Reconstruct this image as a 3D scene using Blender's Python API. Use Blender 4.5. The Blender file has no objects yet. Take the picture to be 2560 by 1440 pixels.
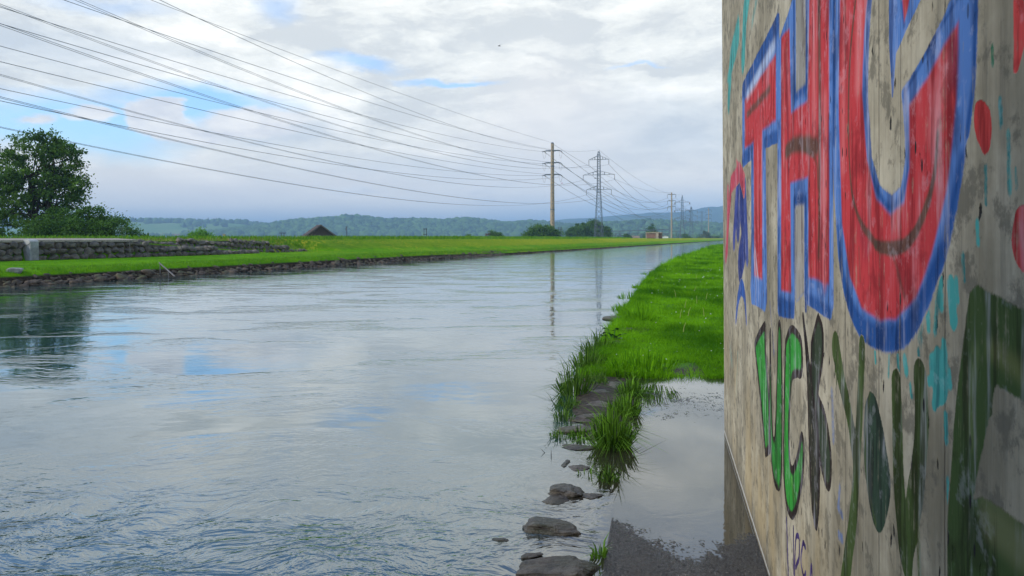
import bpy, bmesh, math, random
import numpy as np
from mathutils import Vector, Matrix
random.seed(7); rng = np.random.default_rng(7)
scene = bpy.context.scene
col = scene.collection
R = math.radians
F, CU, HOR, H = 1900.0, 1280.0, 595.0, 1.6      # focal length in photo pixels, centre column, horizon row, eye height

# ------------------------------------------------------------------ camera
cam_d = bpy.data.cameras.new('camera'); cam = bpy.data.objects.new('camera', cam_d); col.objects.link(cam)
cam.location = (0, 0, H); cam.rotation_euler = (R(90), 0, 0)
cam_d.sensor_width = 36; cam_d.lens = 36 * F / 2560; cam_d.shift_y = -(720 - HOR) / 2560
cam_d.clip_start = 0.05; cam_d.clip_end = 40000
scene.camera = cam
scene.view_settings.view_transform = 'Standard'; scene.view_settings.look = 'None'
scene.view_settings.exposure = 0.85; scene.view_settings.gamma = 1

def P(u, v, z=0.0):
    """photo pixel -> point at height z (measuring aid)"""
    Y = (H - z) * F / (v - HOR); return ((u - CU) / F * Y, Y, z)
def PY(u, v, Y): return ((u - CU) / F * Y, Y, H - (v - HOR) / F * Y)

# ------------------------------------------------------------------ node helper
class NT:
    def __init__(s, tree): s.t = tree; s.t.nodes.clear()
    def n(s, kind, **kw):
        nd = s.t.nodes.new(kind)
        for k, v in kw.items(): setattr(nd, k, v)
        return nd
    def put(s, sock, v):
        if hasattr(v, 'default_value') or hasattr(v, 'is_linked'): s.t.links.new(v, sock)
        elif v is not None: sock.default_value = v
    def m(s, op, a, b=None, c=None, clamp=False):
        nd = s.n('ShaderNodeMath', operation=op, use_clamp=clamp)
        for i, x in enumerate((a, b, c)):
            if x is not None: s.put(nd.inputs[i], x)
        return nd.outputs[0]
    def vm(s, op, a, b=None):
        nd = s.n('ShaderNodeVectorMath', operation=op); s.put(nd.inputs[0], a)
        if b is not None: s.put(nd.inputs[1], b)
        return nd.outputs[0]
    def ramp(s, x, lo, hi, a=0.0, b=1.0, smooth=True):
        nd = s.n('ShaderNodeMapRange'); nd.interpolation_type = 'SMOOTHSTEP' if smooth else 'LINEAR'
        s.put(nd.inputs[0], x)
        for i, q in ((1, lo), (2, hi), (3, a), (4, b)): s.put(nd.inputs[i], q)
        return nd.outputs[0]
    def mix(s, f, a, b, mode='MIX'):
        nd = s.n('ShaderNodeMix', data_type='RGBA', blend_type=mode); s.put(nd.inputs[0], f)
        s.put(nd.inputs[6], a if not isinstance(a, tuple) else (*a[:3], 1)); s.put(nd.inputs[7], b if not isinstance(b, tuple) else (*b[:3], 1))
        return nd.outputs[2]
    def noise(s, vec, scale, detail=3, rough=0.55, sc=None, dist=0.0):
        if sc is not None: vec = s.vm('MULTIPLY', vec, sc)
        nd = s.n('ShaderNodeTexNoise'); s.put(nd.inputs['Vector'], vec); nd.inputs['Scale'].default_value = scale
        nd.inputs['Detail'].default_value = detail; nd.inputs['Roughness'].default_value = rough; nd.inputs['Distortion'].default_value = dist
        return nd.outputs['Fac']
    def voro(s, vec, scale, sc=None, feature='F1', out='Distance'):
        if sc is not None: vec = s.vm('MULTIPLY', vec, sc)
        nd = s.n('ShaderNodeTexVoronoi', feature=feature); s.put(nd.inputs['Vector'], vec); nd.inputs['Scale'].default_value = scale
        return nd.outputs[out]
    def obj(s): return s.n('ShaderNodeTexCoord').outputs['Object']
    def pos(s): return s.n('ShaderNodeNewGeometry').outputs['Position']
    def sep(s, v):
        nd = s.n('ShaderNodeSeparateXYZ'); s.put(nd.inputs[0], v); return nd.outputs
    def comb(s, x, y, z):
        nd = s.n('ShaderNodeCombineXYZ')
        for i, q in enumerate((x, y, z)): s.put(nd.inputs[i], q)
        return nd.outputs[0]
    def attr(s, name, out='Fac'): return s.n('ShaderNodeAttribute', attribute_name=name).outputs[out]
    def bump(s, h, strength=0.5, dist=0.01, normal=None):
        nd = s.n('ShaderNodeBump'); s.put(nd.inputs['Strength'], strength); nd.inputs['Distance'].default_value = dist
        s.put(nd.inputs['Height'], h)
        if normal is not None: s.put(nd.inputs['Normal'], normal)
        return nd.outputs[0]
    def bsdf(s, color, rough=0.8, spec=0.4, normal=None, metal=0.0, ior=None, out=True, **kw):
        nd = s.n('ShaderNodeBsdfPrincipled')
        s.put(nd.inputs['Base Color'], (*color[:3], 1) if isinstance(color, tuple) else color)
        s.put(nd.inputs['Roughness'], rough); s.put(nd.inputs['Specular IOR Level'], spec); s.put(nd.inputs['Metallic'], metal)
        if ior: nd.inputs['IOR'].default_value = ior
        if normal is not None: s.put(nd.inputs['Normal'], normal)
        for k, v in kw.items(): s.put(nd.inputs[k.replace('_', ' ')], v)
        if out: s.out(nd.outputs[0])
        return nd.outputs[0]
    def out(s, sh, disp=None):
        o = s.n('ShaderNodeOutputMaterial'); s.t.links.new(sh, o.inputs[0])
def newmat(name):
    m = bpy.data.materials.new(name); m.use_nodes = True; return m, NT(m.node_tree)

# ------------------------------------------------------------------ world: sky with broken cloud
SUN_EL, SUN_AZ = 38, -118            # azimuth from +Y, negative = to the left, behind the shoulder
w = bpy.data.worlds.new('World'); scene.world = w; w.use_nodes = True
N = NT(w.node_tree)
gen = N.n('ShaderNodeTexCoord').outputs['Generated']
dx, dy, dz = N.sep(gen)[:]
sky = N.n('ShaderNodeTexSky', sky_type='NISHITA', sun_disc=False, sun_elevation=R(SUN_EL), sun_rotation=R(SUN_AZ))
sky.altitude = 400; sky.air_density = 1.2; sky.dust_density = 0.6; sky.ozone_density = 2.2
bg1 = N.n('ShaderNodeBackground'); bg1.inputs[1].default_value = 0.15
skyc = N.mix(1.0, sky.outputs[0], (0.66, 0.80, 0.98), 'MULTIPLY'); N.put(bg1.inputs[0], skyc)
AZ = N.m('ARCTAN2', dx, dy); EL = N.m('ARCSINE', dz)
zz = N.m('ADD', N.m('MAXIMUM', dz, 0.0), 0.13)
pl = N.comb(N.m('DIVIDE', dx, zz), N.m('DIVIDE', dy, zz), N.m('MULTIPLY', dz, 2.0))    # cloud layer seen in perspective
dirv = N.vm('MULTIPLY', gen, (1.0, 1.0, 2.6))
w1 = N.noise(dirv, 5.5, 6, 0.6); w2 = N.noise(N.vm('ADD', dirv, (7.3, 1.7, 3.1)), 5.5, 6, 0.6)
WA = N.m('ADD', AZ, N.m('MULTIPLY', N.m('SUBTRACT', w1, 0.5), 0.16))
WE = N.m('ADD', EL, N.m('MULTIPLY', N.m('SUBTRACT', w2, 0.5), 0.075))
def azel(u, v): return math.atan((u - CU) / F), math.atan((HOR - v) / math.hypot(F, u - CU))
def blob(u, v, ru, rv, soft=0.6, warp=1.0):
    a, e = azel(u, v); ra, re = ru / F, rv / F
    A_, E_ = (WA, WE) if warp else (AZ, EL)
    qa = N.m('DIVIDE', N.m('SUBTRACT', A_, a), ra); qe = N.m('DIVIDE', N.m('SUBTRACT', E_, e), re)
    d = N.m('SQRT', N.m('ADD', N.m('MULTIPLY', qa, qa), N.m('MULTIPLY', qe, qe)))
    return N.ramp(d, 1.0 + soft, max(0.0, 1.0 - soft))
def mx(*xs):
    r = xs[0]
    for x in xs[1:]: r = N.m('MAXIMUM', r, x)
    return r
nb = N.noise(pl, 0.9, 7, 0.55, dist=0.3)             # broad cloud masses
nd_ = N.noise(N.vm('ADD', pl, (3, 9, 0)), 2.6, 7, 0.62)
nf = N.noise(dirv, 14.0, 6, 0.6)
nw = N.noise(N.vm('MULTIPLY', N.vm('ADD', dirv, N.vm('MULTIPLY', N.comb(w1, w2, w1), (.25, .25, .2))), (1.0, 1.0, 1.4)), 9.0, 8, 0.62)
bsum = N.m('ADD', N.m('MULTIPLY', nb, 0.45), N.m('ADD', N.m('MULTIPLY', nd_, 0.25), N.m('ADD', N.m('MULTIPLY', nf, 0.15), N.m('MULTIPLY', nw, 0.45))))
c = N.mix(N.ramp(bsum, 0.575, 0.685), (0.455, 0.475, 0.480), (0.60, 0.61, 0.585))
c = N.mix(N.ramp(bsum, 0.66, 0.78), c, (0.76, 0.75, 0.71))
# lower sky is greyer, bluish towards the right
low = N.ramp(EL, 0.20, 0.02)
c = N.mix(N.m('MULTIPLY', low, 0.55), c, (0.62, 0.585, 0.53))
greyband = mx(blob(1150, 440, 330, 50, 0.8), blob(700, 330, 120, 22, 0.9), blob(80, 110, 240, 45, 0.9), N.m('MULTIPLY', blob(1640, 330, 260, 70, 0.9), 0.8))
c = N.mix(N.m('MULTIPLY', greyband, 0.62), c, (0.37, 0.42, 0.48))
c = N.mix(N.m('MULTIPLY', N.ramp(EL, 0.12, 0.01), 0.8), c, (0.86, 0.78, 0.68))
c = N.mix(N.m('MULTIPLY', blob(1680, 550, 380, 70, 0.85), 0.7), c, (0.30, 0.45, 0.64))
c = N.mix(N.m('MULTIPLY', blob(1350, 330, 170, 150, 0.9), 0.6), c, (0.62, 0.60, 0.58))
warm = mx(blob(620, 470, 320, 28, 0.8), blob(700, 545, 330, 22, 0.8))
c = N.mix(N.m('MULTIPLY', warm, 0.45), c, (0.60, 0.57, 0.55))
cum = mx(blob(345, 288, 75, 42, 0.16), blob(440, 325, 110, 22, 0.2), blob(160, 290, 50, 24, 0.3), blob(640, 305, 110, 26, 0.3), blob(30, 300, 35, 14, 0.6),
         N.m('MULTIPLY', blob(1215, 468, 38, 12, 0.7), 0.85), N.m('MULTIPLY', blob(1620, 448, 42, 9, 0.7), 0.8), N.m('MULTIPLY', blob(1195, 497, 30, 9, 0.7), 0.6), blob(870, 495, 50, 8, 0.8))
c = N.mix(cum, c, N.mix(N.ramp(nf, 0.3, 0.65), (0.48, 0.49, 0.52), (0.66, 0.65, 0.63)))
hole = mx(blob(480, 258, 200, 36, 0.6), blob(130, 310, 220, 62, 0.6), N.m('MULTIPLY', blob(930, 160, 85, 13, 0.8), 0.7), N.m('MULTIPLY', blob(1120, 195, 75, 7, 0.8), 0.8), N.m('MULTIPLY', blob(690, 28, 60, 30, 0.8), 0.5),
          N.m('MULTIPLY', blob(250, 10, 120, 20, 0.8), 0.35), N.m('MULTIPLY', blob(1620, 168, 60, 4, 0.8), 0.5))
above = N.m('MULTIPLY', N.ramp(EL, 0.29, 0.46), N.ramp(nb, 0.70, 0.50))
hole = N.m('MAXIMUM', hole, N.m('MULTIPLY', above, 0.9))
hole = N.m('MULTIPLY', hole, N.m('SUBTRACT', 1.0, N.m('MULTIPLY', cum, 0.97)))
bg2 = N.n('ShaderNodeBackground'); N.put(bg2.inputs[0], c); bg2.inputs[1].default_value = 1.0
mxs = N.n('ShaderNodeMixShader'); N.put(mxs.inputs[0], hole); N.put(mxs.inputs[1], bg2.outputs[0]); N.put(mxs.inputs[2], bg1.outputs[0])
wo = N.n('ShaderNodeOutputWorld'); N.put(wo.inputs[0], mxs.outputs[0])
w.cycles.sampling_method = 'MANUAL'; w.cycles.sample_map_resolution = 1024

sd = bpy.data.lights.new('sun', 'SUN'); sd.energy = 1.7; sd.angle = R(10); sd.color = (1.0, 0.95, 0.86)
sun = bpy.data.objects.new('sun', sd); col.objects.link(sun)
sv = Vector((math.sin(R(SUN_AZ)) * math.cos(R(SUN_EL)), math.cos(R(SUN_AZ)) * math.cos(R(SUN_EL)), math.sin(R(SUN_EL))))
sun.rotation_euler = sv.to_track_quat('Z', 'Y').to_euler(); sun.location = sv * 60

# ------------------------------------------------------------------ object helpers
def tag(o, label=None, cat=None, group=None, kind=None):
    for k, v in (('label', label), ('category', cat), ('group', group), ('kind', kind)):
        if v: o[k] = v
    return o
def empty(name, loc, label, cat, group=None, rz=0):
    o = bpy.data.objects.new(name, None); col.objects.link(o); o.location = loc; o.rotation_euler = (0, 0, rz)
    o.empty_display_size = 0.3
    return tag(o, label, cat, group)
class MB:
    def __init__(s): s.v = []; s.f = []; s.mi = []
    def add(s, vs, fs, mi=0):
        b = len(s.v); s.v += [tuple(x) for x in vs]; s.f += [tuple(i + b for i in f) for f in fs]; s.mi += [mi] * len(fs); return s
    def box(s, c, d, rz=0.0, mi=0, bev=0.0, taper=1.0):
        hx, hy, hz = d[0] / 2, d[1] / 2, d[2] / 2; cr, sr = math.cos(rz), math.sin(rz); vs = []
        for z, k in ((-hz, 1.0), (hz, taper)):
            for x, y in ((-hx, -hy), (hx, -hy), (hx, hy), (-hx, hy)):
                x *= k; y *= k; vs.append((c[0] + x * cr - y * sr, c[1] + x * sr + y * cr, c[2] + z))
        return s.add(vs, [(3, 2, 1, 0), (4, 5, 6, 7), (0, 1, 5, 4), (1, 2, 6, 5), (2, 3, 7, 6), (3, 0, 4, 7)], mi)
    def tube(s, pts, rads, n=6, cap=True, mi=0):
        pts = [Vector(p) for p in pts]
        if not hasattr(rads, '__len__'): rads = [rads] * len(pts)
        vs, fs = [], []; ref = None
        for i, p in enumerate(pts):
            t = (pts[min(i + 1, len(pts) - 1)] - pts[max(i - 1, 0)]).normalized()
            if ref is None: ref = t.orthogonal().normalized()
            ref = (ref - t * ref.dot(t)).normalized(); bi = t.cross(ref)
            for k in range(n):
                a = 2 * math.pi * k / n; vs.append(p + (ref * math.cos(a) + bi * math.sin(a)) * rads[i])
        for i in range(len(pts) - 1):
            for k in range(n): fs.append((i * n + k, i * n + (k + 1) % n, (i + 1) * n + (k + 1) % n, (i + 1) * n + k))
        if cap: fs.append(tuple(range(n - 1, -1, -1))); fs.append(tuple(range((len(pts) - 1) * n, len(pts) * n)))
        return s.add(vs, fs, mi)
    def build(s, name, mats, parent=None, smooth=False, loc=None):
        me = bpy.data.meshes.new(name); me.from_pydata(s.v, [], s.f); 
        mats = mats if isinstance(mats, (list, tuple)) else [mats]
        for m in mats: me.materials.append(m)
        if len(mats) > 1: me.polygons.foreach_set('material_index', s.mi)
        if smooth: me.polygons.foreach_set('use_smooth', [True] * len(me.polygons))
        me.update(); o = bpy.data.objects.new(name, me); col.objects.link(o)
        if parent: o.parent = parent
        if loc: o.location = loc
        return o
def npmesh(name, V, faces, mat, parent=None, smooth=False, attrs=None, loc=None):
    """faces: list of (n,k) int arrays"""
    me = bpy.data.meshes.new(name); V = np.asarray(V, dtype=np.float32)
    me.vertices.add(len(V)); me.vertices.foreach_set('co', V.ravel())
    faces = [np.asarray(f, dtype=np.int32) for f in faces if len(f)]
    tot = np.concatenate([np.full(len(f), f.shape[1], dtype=np.int32) for f in faces]); idx = np.concatenate([f.ravel() for f in faces])
    st = np.concatenate([[0], np.cumsum(tot)[:-1]]).astype(np.int32)
    me.loops.add(len(idx)); me.loops.foreach_set('vertex_index', idx)
    me.polygons.add(len(tot)); me.polygons.foreach_set('loop_start', st); me.polygons.foreach_set('loop_total', tot)
    if smooth: me.polygons.foreach_set('use_smooth', np.ones(len(tot), dtype=bool))
    for m in (mat if isinstance(mat, (list, tuple)) else [mat]): me.materials.append(m)
    for k, a in (attrs or {}).items():
        a = np.asarray(a, dtype=np.float32)
        if a.ndim == 1: at = me.attributes.new(k, 'FLOAT', 'POINT'); at.data.foreach_set('value', a)
        else: at = me.attributes.new(k, 'FLOAT_COLOR', 'POINT'); at.data.foreach_set('color', a.ravel())
    me.update(calc_edges=True); o = bpy.data.objects.new(name, me); col.objects.link(o)
    if parent: o.parent = parent
    if loc is not None: o.location = loc
    return o
def gridfaces(nu, nv):
    i = np.arange(nu * nv).reshape(nu, nv)
    return np.stack([i[:-1, :-1], i[1:, :-1], i[1:, 1:], i[:-1, 1:]], -1).reshape(-1, 4)
def vnoise(x, y, seed=0):
    """cheap smooth value noise"""
    xi, yi = np.floor(x).astype(np.int64), np.floor(y).astype(np.int64); fx, fy = x - xi, y - yi
    fx = fx * fx * (3 - 2 * fx); fy = fy * fy * (3 - 2 * fy)
    def h(a, b):
        n = (a * 374761393 + b * 668265263 + seed * 1442695041) & 0xffffffff; n = ((n ^ (n >> 13)) * 1274126177) & 0xffffffff
        return ((n ^ (n >> 16)) & 0xffff) / 65535.0
    return (h(xi, yi) * (1 - fx) + h(xi + 1, yi) * fx) * (1 - fy) + (h(xi, yi + 1) * (1 - fx) + h(xi + 1, yi + 1) * fx) * fy
def fbm(x, y, o=4, seed=0):
    x = np.asarray(x, float); y = np.asarray(y, float); r = 0; a = 0.5
    for k in range(o): r = r + a * vnoise(x * 2 ** k, y * 2 ** k, seed + k); a *= 0.5
    return r
def ico(sub):
    bm = bmesh.new(); bmesh.ops.create_icosphere(bm, subdivisions=sub, radius=1)
    V = np.array([v.co[:] for v in bm.verts]); Fc = np.array([[v.index for v in f.verts] for f in bm.faces]); bm.free(); return V, Fc
ICO = {k: ico(k) for k in (1, 2, 3, 4)}
def rock_verts(size, sub=3, seed=0, cut=9, rough=0.06):
    """angular stone: unit sphere cut by random planes, then roughened"""
    r = np.random.default_rng(seed); V = ICO[sub][0].copy()
    for _ in range(cut):
        n = r.normal(size=3); n /= np.linalg.norm(n); d = r.uniform(0.5, 0.85)
        q = V @ n; k = q > d; V[k] -= np.outer(q[k] - d, n) * 0.9
    V *= (1 + rough * (fbm(V[:, 0] * 3 + 5, V[:, 1] * 3 + V[:, 2] * 4 + 9, 3, seed) - 0.45) * 3)[:, None]
    V /= np.abs(V).max(0)
    return V * np.array(size)
def blades(base, height, width, lean=0.5, tone=None, mid=0.55, face=None, rg=rng, droop=0.0):
    n = len(base); th = rg.uniform(0, 2 * np.pi, n) if face is None else face
    la = rg.uniform(0, 2 * np.pi, n); l = lean * height * rg.uniform(0.1, 1.0, n)
    side = np.stack([np.cos(th), np.sin(th), np.zeros(n)], 1) * (width / 2)[:, None]
    ld = np.stack([np.cos(la), np.sin(la), np.zeros(n)], 1)
    up = np.array([0, 0, 1.0])
    m = base + ld * (l * 0.28)[:, None] + up * (height * mid)[:, None]
    t = base + ld * l[:, None] + up * (height * (1 - droop * rg.uniform(0, 1, n)))[:, None]
    V = np.stack([base - side, base + side, m + side * 0.8, m - side * 0.8, t], 1).reshape(-1, 3)
    b = np.arange(n) * 5
    q = np.stack([b, b + 1, b + 2, b + 3], 1); tr = np.stack([b + 3, b + 2, b + 4], 1)
    tn = np.repeat(rg.uniform(0, 1, n) if tone is None else tone, 5)
    return V, q, tr, tn
def blade_obj(name, mat, *args, parent=None, loc=None, **kw):
    V, q, tr, tn = blades(*args, **kw)
    return npmesh(name, V, [q, tr], mat, parent=parent, attrs={'tone': tn}, loc=loc)

# ------------------------------------------------------------------ materials
def mat_simple(name, colr, rough=0.7, spec=0.3, var=0.15, scale=8.0, metal=0.0, bump=0.0):
    m, n = newmat(name); o = n.obj(); f = n.noise(o, scale, 4)
    dark = tuple(x * (1 - var) for x in colr); lite = tuple(min(1, x * (1 + var)) for x in colr)
    n.bsdf(n.mix(n.ramp(f, 0.3, 0.7), dark, lite), rough, spec, metal=metal, normal=n.bump(f, bump, 0.02) if bump else None); return m
def mat_leaf(name, a, b, trans=0.25):
    m, n = newmat(name); t = n.attr('tone'); c = n.mix(t, a, b)
    s = n.bsdf(c, 0.7, 0.10, out=False); tr = n.n('ShaderNodeBsdfTranslucent'); n.put(tr.inputs[0], c)
    mxn = n.n('ShaderNodeMixShader'); mxn.inputs[0].default_value = trans; n.put(mxn.inputs[1], s); n.put(mxn.inputs[2], tr.outputs[0]); n.out(mxn.outputs[0]); return m
def mat_grass(name, a, b, c3, yel=0.0, fine=18.0, yc=(0.42, 0.36, 0.02)):
    m, n = newmat(name); p = n.pos(); f1 = n.noise(p, 0.35, 4); f2 = n.noise(p, fine, 4, 0.7); f3 = n.noise(p, 2.2, 4, 0.6)
    c = n.mix(n.ramp(n.m('ADD', n.m('MULTIPLY', f1, 0.6), n.m('MULTIPLY', f3, 0.4)), 0.35, 0.65), a, b)
    c = n.mix(n.m('MULTIPLY', n.ramp(f2, 0.45, 0.7), 0.6), c, c3)
    if yel: c = n.mix(n.m('MULTIPLY', n.m('MULTIPLY', n.ramp(n.noise(p, 5.0, 3, 0.8), 0.56, 0.64), n.ramp(f1, 0.4, 0.6)), yel), c, yc)
    n.bsdf(c, 0.85, 0.15, normal=n.bump(n.m('ADD', f2, f3), 0.9, 0.06)); return m

M = {}
M['blade'] = mat_leaf('grass_blade', (0.055, 0.185, 0.004), (0.20, 0.46, 0.008), 0.38)
M['blade_dry'] = mat_leaf('reed_blade', (0.03, 0.085, 0.012), (0.13, 0.24, 0.03), 0.3)
M['blade_far'] = mat_leaf('far_grass_blade', (0.06, 0.20, 0.008), (0.17, 0.32, 0.02), 0.3)
M['tuft'] = mat_leaf('tuft_blade', (0.022, 0.060, 0.006), (0.17, 0.36, 0.03), 0.3)
M['straw'] = mat_leaf('straw', (0.22, 0.20, 0.07), (0.32, 0.30, 0.10), 0.2)
M['lawn'] = mat_grass('lawn_ground', (0.045, 0.17, 0.006), (0.08, 0.25, 0.008), (0.02, 0.08, 0.004))
M['berm'] = mat_grass('berm_grass', (0.060, 0.215, 0.006), (0.085, 0.27, 0.008), (0.04, 0.15, 0.006), yel=0.25)
M['leaf_dark'] = mat_leaf('leaf_dark', (0.022, 0.065, 0.012), (0.120, 0.230, 0.030), 0.35)
M['leaf_mid'] = mat_leaf('leaf_mid', (0.03, 0.085, 0.014), (0.10, 0.21, 0.03), 0.3)
M['leaf_light'] = mat_leaf('leaf_light', (0.06, 0.19, 0.02), (0.17, 0.38, 0.04), 0.3)
M['leaf_grey'] = mat_leaf('leaf_grey', (0.06, 0.10, 0.06), (0.16, 0.22, 0.13), 0.2)
M['leaf_red'] = mat_leaf('leaf_red', (0.06, 0.035, 0.03), (0.13, 0.08, 0.06), 0.2)
M['bark'] = mat_simple('bark', (0.045, 0.038, 0.03), 0.9, 0.1, 0.4, 6, bump=0.5)
M['steel'] = mat_simple('galvanised_steel', (0.10, 0.125, 0.15), 0.6, 0.4, 0.15, 2)
M['wire'] = mat_simple('cable', (0.17, 0.17, 0.19), 0.5, 0.4, 0.1, 2)
M['insul'] = mat_simple('insulator_glass', (0.10, 0.10, 0.11), 0.3, 0.5, 0.2, 5)
M['railsteel'] = mat_simple('rail_steel', (0.11, 0.105, 0.10), 0.6, 0.5, 0.2, 10, metal=0.3)
M['white'] = mat_simple('white_paint', (0.75, 0.75, 0.73), 0.6, 0.3, 0.08, 2)
M['rooftile'] = mat_simple('roof_tile', (0.20, 0.09, 0.06), 0.8, 0.2, 0.25, 3)
M['gravel'] = mat_simple('gravel', (0.30, 0.27, 0.22), 0.95, 0.1, 0.25, 12, bump=0.6)
M['red'] = mat_simple('red_enamel', (0.55, 0.06, 0.04), 0.4, 0.5, 0.05, 1)
M['black'] = mat_simple('dark_feathers', (0.03, 0.03, 0.035), 0.8, 0.2, 0.2, 5)
M['tarmac'] = mat_simple('far_plain', (0.05, 0.11, 0.03), 0.95, 0.1, 0.3, 0.02)

def m_stone(name, dk, lt, moss, rough=0.85, wet=0.0, sc=5.0, layered=0.0):
    m, n = newmat(name); p = n.pos()
    f = n.noise(p, sc, 6, 0.65); g = n.noise(p, sc * 5, 5, 0.7); k = n.noise(p, sc * 0.35, 3)
    c = n.mix(n.ramp(f, 0.3, 0.7), dk, lt); c = n.mix(n.m('MULTIPLY', n.ramp(g, 0.58, 0.75), 0.5), c, tuple(min(1, x * 2.2) for x in lt))
    nz = n.sep(n.n('ShaderNodeNewGeometry').outputs['Normal'])[2]
    c = n.mix(n.m('MULTIPLY', n.m('MULTIPLY', n.ramp(k, 0.45, 0.62), n.ramp(nz, 0.2, 0.8)), 0.6), c, moss)
    h = n.m('ADD', f, n.m('MULTIPLY', g, 0.35))
    if layered: h = n.m('ADD', h, n.m('MULTIPLY', n.noise(p, 16, 4, 0.6, sc=(0.35, 1.6, 3.5), dist=0.8), layered))
    n.bsdf(c, n.ramp(g, 0.3, 0.7, rough * 0.8, rough), 0.5, normal=n.bump(h, 0.9, 0.04 if not wet else 0.03)); return m
M['boulder'] = m_stone('boulder_stone', (0.055, 0.046, 0.037), (0.175, 0.150, 0.122), (0.06, 0.075, 0.02))
M['riprap'] = m_stone('riprap_stone', (0.026, 0.017, 0.010), (0.125, 0.088, 0.052), (0.06, 0.075, 0.015), sc=4.0)
M['wetrock'] = m_stone('wet_rock', (0.016, 0.013, 0.010), (0.095, 0.080, 0.060), (0.03, 0.035, 0.012), rough=0.42, wet=1, sc=9, layered=1.2)
M['slab'] = m_stone('slab_stone', (0.045, 0.035, 0.027), (0.15, 0.12, 0.095), (0.05, 0.06, 0.02), rough=0.55, wet=1, sc=7, layered=1.6)
M['earth'] = m_stone('wet_earth', (0.025, 0.02, 0.013), (0.07, 0.055, 0.035), (0.035, 0.055, 0.012), rough=0.7, sc=6)

# water
m, n = newmat('river_water'); p = n.pos(); X, Y, Z = n.sep(p)[:]
pw = n.vm('ADD', p, n.vm('MULTIPLY', n.comb(n.noise(p, 0.5, 3), n.noise(n.vm('ADD', p, (9, 4, 0)), 0.5, 3), 0.0), (1.6, 1.6, 0)))
fine = n.noise(pw, 8.5, 3, 0.5, sc=(0.9, 1.25, 1), dist=0.35)
finer = n.noise(pw, 24.0, 2, 0.5, sc=(0.9, 1.3, 1), dist=0.3)
med = n.noise(pw, 2.2, 3, 0.55, sc=(0.7, 1.3, 1), dist=0.6)
big = n.noise(p, 0.42, 4, 0.6, sc=(0.6, 1.3, 1))
patch = n.ramp(n.noise(p, 0.5, 5, 0.6, sc=(0.7, 1.4, 1), dist=0.7), 0.50, 0.64)
near = n.ramp(n.m('ADD', Y, n.m('MULTIPLY', big, 2.5)), 7.4, 4.6)
calm = n.ramp(Y, 9.0, 16.0)
path_side = n.m('MULTIPLY', n.ramp(n.m('SUBTRACT', X, n.m('SUBTRACT', n.m('MULTIPLY', Y, 0.195), 0.286)), -0.10, 0.02), n.ramp(Y, 9.6, 8.8))   # still water over the path
amp = n.m('MAXIMUM', n.m('ADD', n.m('MULTIPLY', patch, 0.34), 0.012), n.m('MULTIPLY', near, 0.9))
amp = n.m('MULTIPLY', amp, n.m('SUBTRACT', 1.0, n.m('MULTIPLY', path_side, 0.96)))
h = n.m('ADD', n.m('MULTIPLY', fine, 0.024), n.m('MULTIPLY', finer, 0.0045))
h = n.m('MULTIPLY', h, amp)
hm = n.m('MULTIPLY', n.m('MULTIPLY', med, 0.022), n.m('ADD', n.m('MULTIPLY', calm, 0.20), n.m('ADD', 0.06, n.m('MULTIPLY', near, 0.6))))
hb = n.m('MULTIPLY', n.m('MULTIPLY', big, 0.05), n.m('ADD', 0.12, n.m('MULTIPLY', calm, 0.14)))
open_ = n.m('SUBTRACT', 1.0, n.m('MULTIPLY', path_side, 0.97))
h = n.m('ADD', h, n.m('MULTIPLY', n.m('ADD', hm, hb), open_))
bn = n.bump(h, 1.0, 1.0)
silt = n.noise(p, 0.3, 3)
c = n.mix(n.ramp(silt, 0.3, 0.7), (0.014, 0.048, 0.056), (0.022, 0.064, 0.066))
shallow = n.m('MULTIPLY', n.ramp(n.m('SUBTRACT', X, n.m('SUBTRACT', n.m('MULTIPLY', Y, 0.195), 0.286)), -0.8, -0.15), n.ramp(Y, 10.5, 8.8)); c = n.mix(shallow, c, (0.030, 0.026, 0.019))
fr = n.n('ShaderNodeFresnel'); fr.inputs['IOR'].default_value = 1.33; n.put(fr.inputs['Normal'], bn)
df = n.n('ShaderNodeBsdfDiffuse'); n.put(df.inputs['Color'], c); n.put(df.inputs['Normal'], bn)
gl = n.n('ShaderNodeBsdfGlossy'); n.put(gl.inputs['Color'], (.96, .985, .98, 1)); n.put(gl.inputs['Roughness'], 0.035); n.put(gl.inputs['Normal'], bn)
mxn = n.n('ShaderNodeMixShader'); n.put(mxn.inputs[0], n.m('POWER', fr.outputs[0], n.m('ADD', 0.55, n.m('MULTIPLY', path_side, 0.12)))); n.put(mxn.inputs[1], df.outputs[0]); n.put(mxn.inputs[2], gl.outputs[0]); n.out(mxn.outputs[0])
M['water'] = m

# ------------------------------------------------------------------ setting: ground, river, banks
D = Vector((0.33, 1.0, 0)).normalized(); NL = Vector((-D.y, D.x, 0)); S0 = Vector((-16.4, 24.3, 0))
def bank(t, o, z=0.0): q = S0 + D * t + NL * o; return (q.x, q.y, z)
gmb = MB(); gmb.add([(-12000, -3000, -1.2), (12000, -3000, -1.2), (12000, 14000, -1.2), (-12000, 14000, -1.2)], [(0, 1, 2, 3)])
m, n = newmat('plain_ground'); p = n.pos()
c = n.mix(n.ramp(n.noise(p, 0.008, 3), 0.4, 0.6), (0.05, 0.13, 0.02), (0.10, 0.17, 0.04)); n.bsdf(c, 0.95, 0.1)
tag(gmb.build('ground', m), kind='structure')

wmb = MB(); wmb.add([bank(-70, 1.6), bank(-70, -48), bank(30, -33), bank(1600, -30), bank(1600, 1.6)], [(0, 1, 2, 3, 4)])
tag(wmb.build('river', M['water']), kind='structure')

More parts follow.
